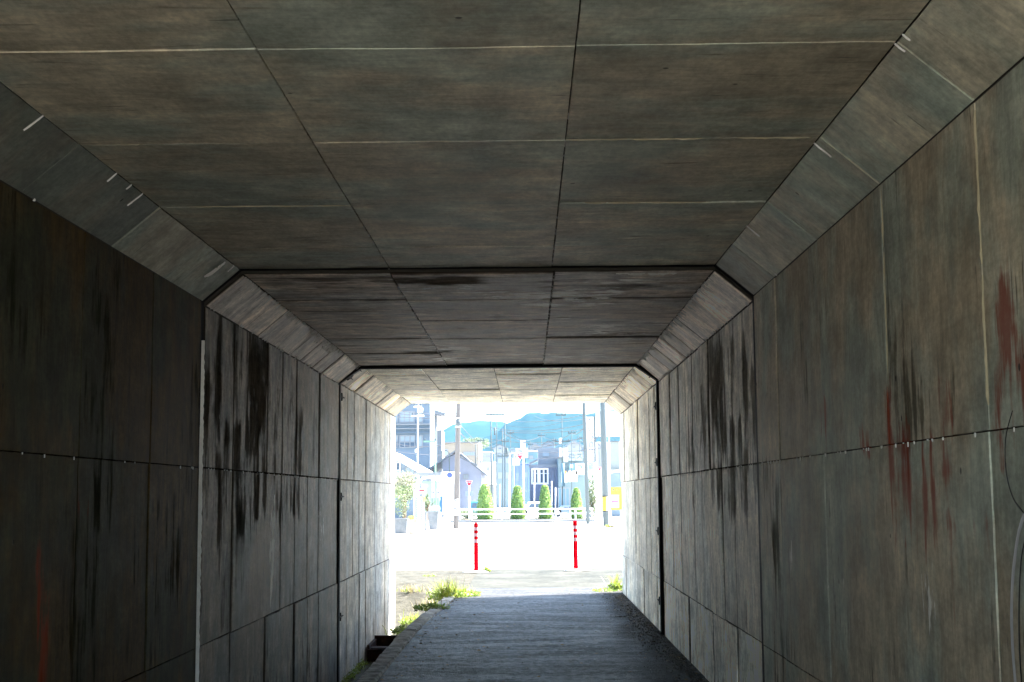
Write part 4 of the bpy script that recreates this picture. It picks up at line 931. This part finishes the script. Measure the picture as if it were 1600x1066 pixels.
# small roofs of the town seen between the poles
rt = random.Random(8)
TOWN = [(778,706,796,720,210,'grey'),(797,713,812,726,180,'blue'),(826,692,846,706,240,'white'),(848,688,866,700,260,'grey'),(866,694,884,704,230,'blue'),(886,688,908,702,215,'white'),(772,694,790,704,320,'white'),(792,699,812,710,300,'grey'),(900,696,920,708,250,'grey'),(722,716,736,726,240,'white')]
for i, (a_, b0, c_, d_, yy, kind) in enumerate(TOWN):
    wl = {'grey':BLUEW, 'blue':TEAL, 'white':BAND}[kind]
    r = thing('town_house', (P((a_+c_)/2, d_, yy).x, yy, 0), ['small grey gabled house behind the close pair of poles','small blue gabled house left of the overhead red sign','white gabled house above the dark teal one','grey gabled house above the shop','blue gabled house left of the long crossarm pole','white gabled house below the hill at the right','white distant house at the foot of the low ridge','grey distant house between the thin poles and the red sign','grey gabled house behind the slim right pole','white gabled house just right of the beige pole'][i], 'house', 'small town houses below the hill')
    m = MB(); A_, B_ = P(a_, d_, yy), P(c_, b0, yy); e = A_.z+(B_.z-A_.z)*.45; mx = (A_.x+B_.x)/2
    pr = [(A_.x,0),(A_.x,e),(mx,B_.z-.15),(B_.x,e),(B_.x,0)]
    m.v = [Vector((x,yy,z)) for x, z in pr]+[Vector((x,yy+6,z)) for x, z in pr]
    m.face([4,3,2,1,0]); m.face([5,6,7,8,9]); [m.face([k,(k+1)%5,(k+1)%5+5,k+5]) for k in range(5)]; obj('wall', m, wl, r)
    m = MB(); slab(m, Vector((A_.x-.4,0,e-.1)), Vector((mx,0,B_.z)), .2, yy-.5, yy+6.4); slab(m, Vector((mx,0,B_.z)), Vector((B_.x+.4,0,e-.1)), .2, yy-.5, yy+6.4); obj('roof', m, [ROOFG, TEAL, BLUEW][i%3], r)
    pxm = (a_+c_)/2
    window(r, pxm-2.5, d_-5, pxm+2.5, d_-1.5, yy, DGLASS, BAND, 1, .1)
for (bx_, tx, yy, top, arm, lab) in ((751,751.5,140,684,5,'thin pole with a small crossarm behind the leftmost shrub'),(798,797.5,150,672,5,'thin pole with a small crossarm left of the high red sign'),(829,828.5,160,690,4,'thin pole at the teal house'),(846,846,145,676,6,'thin pole with a crossarm above the shop'),(866,865.5,170,684,4,'faint thin pole behind the shop roof'),(893,893.5,120,672,6,'thin pole with a crossarm over the sign building'),(906,905.5,150,680,4,'thin faint pole left of the slim right pole')):
    pole('utility_pole', lab, bx_, 800, tx, yy, 1.5, 1.1, DPOLE, P(tx,top,yy).z, arms=[(top+5, arm, arm)])
WIRE2 = pm('black_cable', (.03,.03,.035), .6)
for i, (a, b, sag) in enumerate([((751,689,140),(798,677,150),.5),((798,677,150),(846,681,145),.6),((846,681,145),(893,677,120),.5),((893,677,120),(913,668,71),.2),((751,693,140),(829,695,160),.8),((829,695,160),(866,689,170),.4),((866,689,170),(906,685,150),.4),((906,685,150),(941,676,65),.5),((716,672,63.5),(751,689,140),.5),((785,676,125),(846,681,145),.6)]):
    A_, B_ = P(*a), P(*b); m = MB(); m.tube([A_.lerp(B_, k/12)-Vector((0,0,sag*4*(k/12)*(1-k/12))) for k in range(13)], .022, 5)
    tag(obj('overhead_cable', m, WIRE2), ['faint cable from the pole behind the leftmost shrub to the next pole','faint cable dipping behind the high red sign','faint cable above the shop towards the sign building','cable rising to the slim right pole from the pole over the sign building','long low cable over the striped house','faint cable from the teal house to the shop roof','faint cable between the two faintest poles','cable rising from the faint pole to the thick right pole','steep cable from the beige pole to the pole behind the leftmost shrub','cable from the close pair of poles to the pole above the shop'][i], 'cable', 'overhead cables')
# worn patches of darker asphalt in the bleached paving
PATCH = pm('worn_asphalt_patch', (.022,.023,.023), .9, var=.8, sc=4)
for (px, py, wx, wy) in ((700,866,.35,.25),(738,864,.7,.2),(757,848,.12,1.3),(801,869,.3,.12),(870,869,1.1,.16),(884,819,1.6,.4),(700,819,1.2,.4),(928,852,.5,.2),(655,864,.5,.2),(835,850,.3,.15),(735,880,.9,.1),(930,884,1.3,.12)):
    c = gnd(px, py); m = MB(); n = 14; q = [(wx*rt.uniform(.4,1)*math.cos(k*6.283/n), wy*rt.uniform(.4,1)*math.sin(k*6.283/n)) for k in range(n)]
    m.poly([(c.x+x, c.y+y, .002-.008) for x, y in q]); struct('worn_patch', m, PATCH)
# ------------------------------------------------------------------ signs
RSIGN = pm('red_sign', (0.33,0.012,0.036), .45, var=.05)
def tri_sign(px, py, wpx, Y, label, arm=None, postw=.05, grp='inverted triangle stop signs'):
    c = P(px, py, Y); r = wpx*Y/F/2*1.1547; base = Vector((c.x, Y+.1, 0))
    root = thing('stop_sign', base, label, 'stop sign', grp)
    sides = [(.866,.5),(0,-1),(-.866,.5)]
    def rnd(sc): 
        o = []
        for k in range(3):
            a = Vector(sides[k])
            for d in (-.16,0,.16):
                p_ = Vector(sides[(k+2)%3 if d < 0 else (k+1)%3]); o.append(tuple((a+(p_-a)*abs(d)*.6)*sc if d else a*sc*.93))
        return o
    obj('white_edge', MB().disc_y(c, r, .02, sides=rnd(1)), WH, root)
    obj('plate', MB().disc_y(c-Vector((0,.012,0)), r, .01, sides=rnd(.9)), RSIGN, root)
    text('止まれ', px, py-wpx*.07, Y, wpx*.22, WH, root, yo=.018)
    m = MB()
    if arm: m.tube([Vector((c.x+arm,Y+.1,0)), Vector((c.x+arm,Y+.1,c.z+.2)), Vector((c.x,Y+.1,c.z+.25))], postw, 8)
    else: m.tube([base, Vector((c.x,Y+.1,c.z+r*.4))], postw, 8)
    obj('post', m, WH, root); return root
tri_sign(812.5, 712, 13.5, 118, 'red inverted triangle stop sign hung high against the hill', arm=-.9)
s_ = tri_sign(733, 754.5, 11.5, 86, 'red inverted triangle stop sign on a white post left of the shrubs', postw=.06)
part(s_, 'plate_below', PALEB, 727, 767.5, 739, 775.5, 86, .03, -.05); part(s_, 'footing', pm('orange_footing', (.55,.22,.12), .8), 727, 812, 732.5, 820, 80, .3, 0)
tri_sign(937, 732, 8, 88, 'small red inverted triangle stop sign half hidden by the right pole', postw=.05)
wb = thing('white_overhead_board', (P(815,700,120).x, 120, 0), 'white stacked sign boards behind the high red stop sign', 'sign')
part(wb, 'board', WALLW, 813, 688, 821, 700, 120, .1, 0); part(wb, 'board', WALLW, 806, 700, 825, 716, 120, .1, -.05); part(wb, 'board', WALLW, 801, 716, 812, 727, 120, .1, -.1); part(wb, 'lilac_patch', LAV, 809.5,704,816.5,709,119.95,.04,.03)
text('ア', 818.4, 693.5, 120, 5, INK, wb, yo=.03)
m = MB(); m.tube([P(818,727,120.3)*1, Vector((P(818,727,120.3).x,120.3,0))], .06, 8); m.tube([P(818,727,120.3), P(818,690,120.3)], .06, 8); obj('post', m, WH, wb)
bs = thing('round_blue_sign', (P(702,742,82).x, 82, 0), 'round blue traffic sign hanging left of the concrete pole', 'traffic sign')
c = P(702.5, 742.5, 82); obj('plate', MB().disc_y(c, 4.4*82/F, .02, 24), pm('blue_sign', (.05,.07,.4), .4, var=.1), bs)
obj('rim', MB().disc_y(c+Vector((0,.006,0)), 4.9*82/F, .02, 24), WH, bs)
m = MB(); m.tube([P(702.5,740,82.1), P(702,708,82.1), P(698,704,82.1), P(690,705,82.1), Vector((P(690,705,82.1).x,82.1,0))], .035, 8); obj('post', m, DPOLE, bs)
wm = thing('traffic_mirror_post', (P(660,780,76).x, 76, 0), 'cream post with a round yellow sign and a red and pink plate', 'traffic sign')
CREAM = pm('cream_post', (0.31,0.27,0.17), .6)
m = MB(); x = P(662,800,76).x; m.tube([(x,76,0),(x,76,P(0,768,76).z)], .045, 8); obj('post', m, CREAM, wm)
m = MB(); x = P(647,800,76).x; m.tube([(x,76,0),(x,76,P(0,770,76).z)], .045, 8); obj('post', m, CREAM, wm)
obj('yellow_disc', MB().disc_y(P(659.5,780.5,75.8), 5*76/F, .03, 20), pm('yellow_disc', (.75,.6,.12), .5), wm); obj('inner_disc', MB().disc_y(P(659.5,780.5,75.76), 2.6*76/F, .03, 16), pm('amber_disc', (.62,.4,.08), .5), wm)
part(wm, 'red_plate', RSIGN, 655, 765, 663, 767.5, 75.8, .02, .02); part(wm, 'plate', pm('peach_plate', (.65,.42,.28), .5), 653, 762.5, 666, 772, 75.8, .03, 0); part(wm, 'pink_plate', pm('lilac_plate', (.5,.3,.5), .5), 649, 762, 655, 769, 75.75, .03, 0)
gp = thing('blue_grid_panel', (P(656,790,74).x, 74, 0), 'dark blue slatted panel standing between the cream posts', 'panel')
part(gp, 'board', pm('slate_blue', (.14,.18,.24), .6), 649, 778, 660, 814, 74, .06, 0)
for i in range(12): part(gp, 'slat', pm('pale_blue_slat', (.42,.48,.56), .6), 651.5, 780+i*2.8, 658, 781.2+i*2.8, 74, .03, .03)
for px in (649,660): part(gp, 'foot', DPOLE, px-.6, 812, px+.6, 818, 74.1, .1, 0, to_ground=True)

# planters and left foreground
def taper_box(root, name, mat, px0, py0, px1, py1, Y, dep, inset):
    a = P(px0,py1,Y); b = P(px1,py0,Y); m = MB(); q = 0
    for z, i_ in ((0,inset),(b.z-.06,0),(b.z-.06,-.03),(b.z,-.03)):
        m.v += [Vector((a.x+i_,Y+i_,z)), Vector((b.x-i_,Y+i_,z)), Vector((b.x-i_,Y+dep-i_,z)), Vector((a.x+i_,Y+dep-i_,z))]
    for k in range(3):
        for j in range(4): m.face([4*k+j, 4*k+(j+1)%4, 4*k+4+(j+1)%4, 4*k+4+j])
    m.face([12,13,14,15]); m.face([3,2,1,0])
    return obj(name, m, mat, root)
GC = soil_mat('grey_planter_concrete', (.09,.1,.105), (.14,.145,.15), 3, .3); CC = soil_mat('cream_planter_concrete', (.18,.15,.11), (.25,.22,.17), 3, .3)
FLOW = leaf_mat('yellow_flower', (.6,.55,.02), (.7,.68,.08), .2); BUSH = leaf_mat('bush_leaf', (.05,.08,.03), (.14,.17,.08), .3)
def bush(root, name, mat, px0, py0, px1, py1, Y, dep, n, s0, s1):
    a = P(px0,py1,Y); b = P(px1,py0,Y); m = MB(); cx, cz, hx, hz = (a.x+b.x)/2, (a.z+b.z)/2, (b.x-a.x)/2, (b.z-a.z)/2
    for _ in range(n):
        v = Vector((rp.gauss(0,1), rp.gauss(0,1), rp.gauss(0,1))).normalized()*(rp.random()**.4)
        k = 1+.35*MN.noise(v*2.3+Vector((px0,0,0)))
        leaf(m, Vector((cx+v.x*hx*k, Y+v.y*dep/2*k, cz+v.z*hz*k)), rp.uniform(s0,s1))
    return obj(name, m, mat, root)
y_ = gnd(630, 834).y
pl = thing('planter', (P(629,834,y_).x, y_, 0), 'square grey concrete planter at the left edge of the opening', 'planter', 'concrete planters on the left'); taper_box(pl, 'pot', GC, 616, 810, 636, 834, y_, .6, .02)
pp = thing('potted_shrub', (P(628,800,y_).x, y_+.3, P(628,812,y_).z), 'bleached leafy shrub growing from the grey square planter', 'shrub'); bush(pp, 'foliage', BUSH, 615, 766, 640, 811, y_+.3, .5, 700, .02, .05)
y_ = gnd(643, 835).y
pl = thing('planter', (P(643,835,y_).x, y_, 0), 'tapered cream planter with yellow flowers right of the grey one', 'planter', 'concrete planters on the left'); taper_box(pl, 'pot', CC, 637.5, 812, 650, 835, y_, .4, .03)
fp = thing('yellow_flowers', (P(643,812,y_).x, y_+.2, P(643,812,y_).z), 'bright yellow flowers filling the tapered cream planter', 'flowers'); bush(fp, 'blossom', FLOW, 637, 806, 650, 813.5, y_+.2, .35, 260, .02, .035)
y_ = gnd(676, 827).y
pl = thing('planter', (P(677,827,y_).x, y_, 0), 'large beige grey concrete planter tub near the white shed', 'planter', 'concrete planters on the left'); taper_box(pl, 'pot', GC, 668.5, 799, 684.5, 826, y_, .5, .05)
wp = thing('potted_plant', (P(677,799,y_).x, y_+.25, P(677,799,y_).z), 'pale flowering plant on the large beige grey tub', 'plant'); bush(wp, 'foliage', leaf_mat('pale_flower', (.4,.42,.35), (.6,.55,.5), .3), 669, 789, 685, 800, y_+.25, .4, 240, .02, .045)
y_ = gnd(665, 830).y
m = MB(); bx(m, 663.5, 800, 667, 829, y_, .2, 0, to_ground=True); m.box((P(663,829,y_).x, y_-.05, 0), (P(667.5,829,y_).x, y_+.25, .05)); tag(obj('stone_post', m, GC), 'slim grey stone post between the cream planter and the beige tub', 'post')
y_ = gnd(655, 826).y
sr = thing('folding_sign_stand', (P(655,826,y_).x, y_, 0), 'small pale folding stand on the ground behind the cream planter', 'stand')
part(sr, 'board', WALLW, 652, 815, 658, 824, y_, .04, 0); 
m = MB(); m.tube([P(657,817,y_+.05), Vector((P(660,830,y_).x,y_-.3,0))], .02, 6).tube([P(652,817,y_+.05), Vector((P(651,830,y_).x,y_+.1,0))], .02, 6); obj('leg', m, CREAM, sr)
def tree(label, name, px0, py0, px1, py1, Y, n, s0, s1, mat):
    b = P((px0+px1)/2, py1, Y); r = thing(name, (b.x, Y, 0), label, 'tree', 'garden trees and hedges beyond the road')
    cz = P((px0+px1)/2, (py0+py1)/2, Y).z
    k = MB(); k.tube([(b.x,Y,0),(b.x+.05,Y,cz*.5),(b.x,Y,cz)], [.1,.07,.04], 8)
    for a in range(5): k.tube([(b.x,Y,cz*.6), (b.x+math.cos(a*1.3)*.5, Y+math.sin(a*1.3)*.5, cz*1.05)], [.04,.015], 6)
    obj('trunk', k, BARK, r); bush(r, 'crown', mat, px0, py0, px1, py1, Y, (px1-px0)*Y/F, n, s0, s1)
PBUSH = leaf_mat('silvery_leaf', (.12,.14,.08), (.3,.3,.22), .3)
tree('silvery bushy garden tree under the white sloping roof', 'garden_tree', 606, 736, 655, 772, 80, 2600, .04, .09, PBUSH)
tree('small dark bush left of the round yellow sign', 'garden_bush', 612, 758, 652, 782, 78, 900, .04, .09, BUSH)
tree('low dark bush behind the railing left of the leftmost shrub', 'garden_bush', 716, 794, 748, 812, 87, 700, .03, .07, BUSH)
tree('climbing green bush beside the sage carport panel', 'garden_bush', 662, 770, 672, 800, 83, 350, .03, .07, BUSH)
tree('dark leafy bush under the vertical sign board', 'garden_bush', 919, 740, 932, 816, 86, 900, .04, .09, BUSH)
tree('distant green trees below the low left ridge', 'distant_tree', 722, 684, 765, 702, 330, 2200, .15, .4, BUSH)
tree('low shrub at the foot of the right blue-grey pole', 'garden_bush', 945, 819, 962, 826, 64, 260, .02, .04, GRASS)
# parked cars
def car(label, px0, py0, px1, py1, Y, col, flip=1):
    a = P(px0,py1,Y); b = P(px1,py0,Y); L = b.x-a.x; H = b.z; x0 = a.x
    r = thing('parked_car', ((a.x+b.x)/2, Y, 0), label, 'car')
    prof = [(0,.2),(0,.5),(.06,.56),(.22,.6),(.34,.97),(.42,1),(.72,1),(.86,.62),(.98,.55),(1,.5),(1,.2)]
    m = MB(); n = len(prof)
    for y in (Y, Y+.12, Y+1.5, Y+1.62):
        s = .94 if y in (Y, Y+1.62) else 1
        for u, v in prof: m.v.append(Vector((x0+L*u, y, H*(v*s if v > .6 else v))))
    for k in range(3):
        for i in range(n): m.face([k*n+i, k*n+(i+1)%n, (k+1)*n+(i+1)%n, (k+1)*n+i])
    m.face(list(range(n))[::-1]); m.face([3*n+i for i in range(n)])
    obj('body', m, col, r)
    g = MB(); g.poly([(x0+L*.35,Y-.006,H*.62),(x0+L*.53,Y-.006,H*.62),(x0+L*.53,Y-.006,H*.88),(x0+L*.41,Y-.006,H*.88)]); g.poly([(x0+L*.55,Y-.006,H*.62),(x0+L*.8,Y-.006,H*.62),(x0+L*.7,Y-.006,H*.88),(x0+L*.55,Y-.006,H*.88)]); obj('side_window', g, DGLASS, r)
    for u in (.2,.8):
        wh = thing; k = MB(); cx = x0+L*u
        k.disc_y((cx, Y-.03, .31), .31, .2, 18); wl_ = obj('wheel', k, pm('tyre_rubber', (.02,.02,.02), .8), r); obj('rim', MB().disc_y((cx, Y-.05, .31), .18, .03, 14), pm('rim_alloy', (.4,.4,.42), .3, metal=.7), wl_)
    obj('headlight', MB().box((x0-.02, Y+.08, H*.42), (x0+.1, Y+.3, H*.5)), GLASS, r)
car('teal blue parked car behind the stop sign post', 720, 783, 766, 806, 92, pm('teal_car_paint', (0.036,0.12,0.18), .3, var=.05))
car('white parked car behind the railing between the middle shrubs', 806, 784, 862, 808, 93, pm('white_car_paint', (.7,.7,.7), .3, var=.05))
car('pale blue parked car behind the railing at the right', 860, 790, 912, 808, 95, pm('pale_car_paint', (0.14,0.18,0.22), .3, var=.05))
fb = thing('blue_banner', (P(690,790,80).x, 80, 0), 'narrow dark blue flag banner beside the white shed', 'banner')
m = MB(); x = P(690.5,800,80).x; m.tube([(x,80,0),(x,80,P(690,778,80).z)], .015, 6); obj('pole', m, DPOLE, fb)
m = MB(); q = 0; zs = [P(0,781+i*2.4,80).z for i in range(11)]
for i, z in enumerate(zs): m.v += [Vector((x-.12+.02*math.sin(i),80.02*1,z)), Vector((x+.02,80.03,z)), ]
for i in range(10): m.face([2*i,2*i+1,2*i+3,2*i+2])
obj('cloth', m, pm('navy_cloth', (.03,.1,.2), .8), fb)
for (px, lab, wd) in ((677,'left white hanging nobori banner on the green wall',5),(685,'right white hanging nobori banner on the green wall',4)):
    f_ = thing('white_banner', (P(px,780,84).x, 84, 0), lab.replace('nobori ',''), 'banner', 'white banners by the carport')
    part(f_, 'cloth', WALLW, px-wd/2, 749, px+wd/2, 778, 84, .02, 0); m = MB(); x = P(px-wd/2,0,84).x; m.tube([(x,84.05,0),(x,84.05,P(px,748,84).z)], .015, 6); obj('pole', m, DPOLE, f_)
    for i, ch in enumerate('旬の味'): text(ch, px, 754+i*8, 84, 4, INK, f_, yo=.012)

# ------------------------------------------------------------------ hills
def hill(name, prof, Y, dep, mat, seed):
    m = MB(); nx = 140; ny = 18; xs = [P(p[0],700,Y).x for p in prof]; hs = [P(0,p[1],Y).z for p in prof]
    x0, x1 = xs[0], xs[-1]
    for j in range(ny+1):
        t = j/ny; k = math.sin(math.pi*min(1, t)*.5)**1.1 if t <= 1 else 1
        for i in range(nx+1):
            x = x0+(x1-x0)*i/nx
            q = max(n_ for n_ in range(len(xs)-1) if xs[n_] <= x+1e-6); f = (x-xs[q])/(xs[q+1]-xs[q]); f = f*f*(3-2*f)*.5+f*.5
            h = hs[q]*(1-f)+hs[q+1]*f
            h = h*k*(1+.04*MN.fractal(Vector((x*.01,j*.6,seed)),1,2,4))+Y*.0012*MN.fractal(Vector((x*.05,j*2.0,seed)),1,2,4)
            m.v.append(Vector((x, Y-dep+dep*t, max(-2, h if t > 0 else -2))))
    for j in range(ny):
        for i in range(nx): a = j*(nx+1)+i; m.face([a,a+1,a+nx+2,a+nx+1])
    return struct(name, m, mat, smooth=True)
FOREST = soil_mat('forested_slope', (.006,.013,.014), (.014,.024,.022), .02, .5, .9, 0.0)
hill('hill', [(480,720),(680,688),(722,672),(750,667),(775,668),(800,672),(860,675),(1000,690),(1200,720)], 1700, 500, FOREST, 1)
hill('hill', [(700,720),(775,690),(795,672),(812,666),(826,656),(842,655),(848,657),(862,653),(880,655),(915,656),(1000,650),(1200,690)], 1250, 400, FOREST, 2)

# ------------------------------------------------------------------ haze
hz = MB(); hz.box((-2600, -120, -3), (2600, 2500, 170))
hm = bpy.data.materials.new('haze_air'); hm.use_nodes = True; ht = hm.node_tree; ht.nodes.remove(ht.nodes['Principled BSDF'])
pv = ht.nodes.new('ShaderNodeVolumePrincipled'); pv.inputs['Density'].default_value = .0001; pv.inputs['Color'].default_value = (.3, .7, 1, 1); pv.inputs['Anisotropy'].default_value = .2
ht.links.new(pv.outputs[0], ht.nodes['Material Output'].inputs['Volume'])
tag(obj('haze', hz, hm), 'thin blue summer haze in the air in front of the hills', 'haze', kind='stuff')
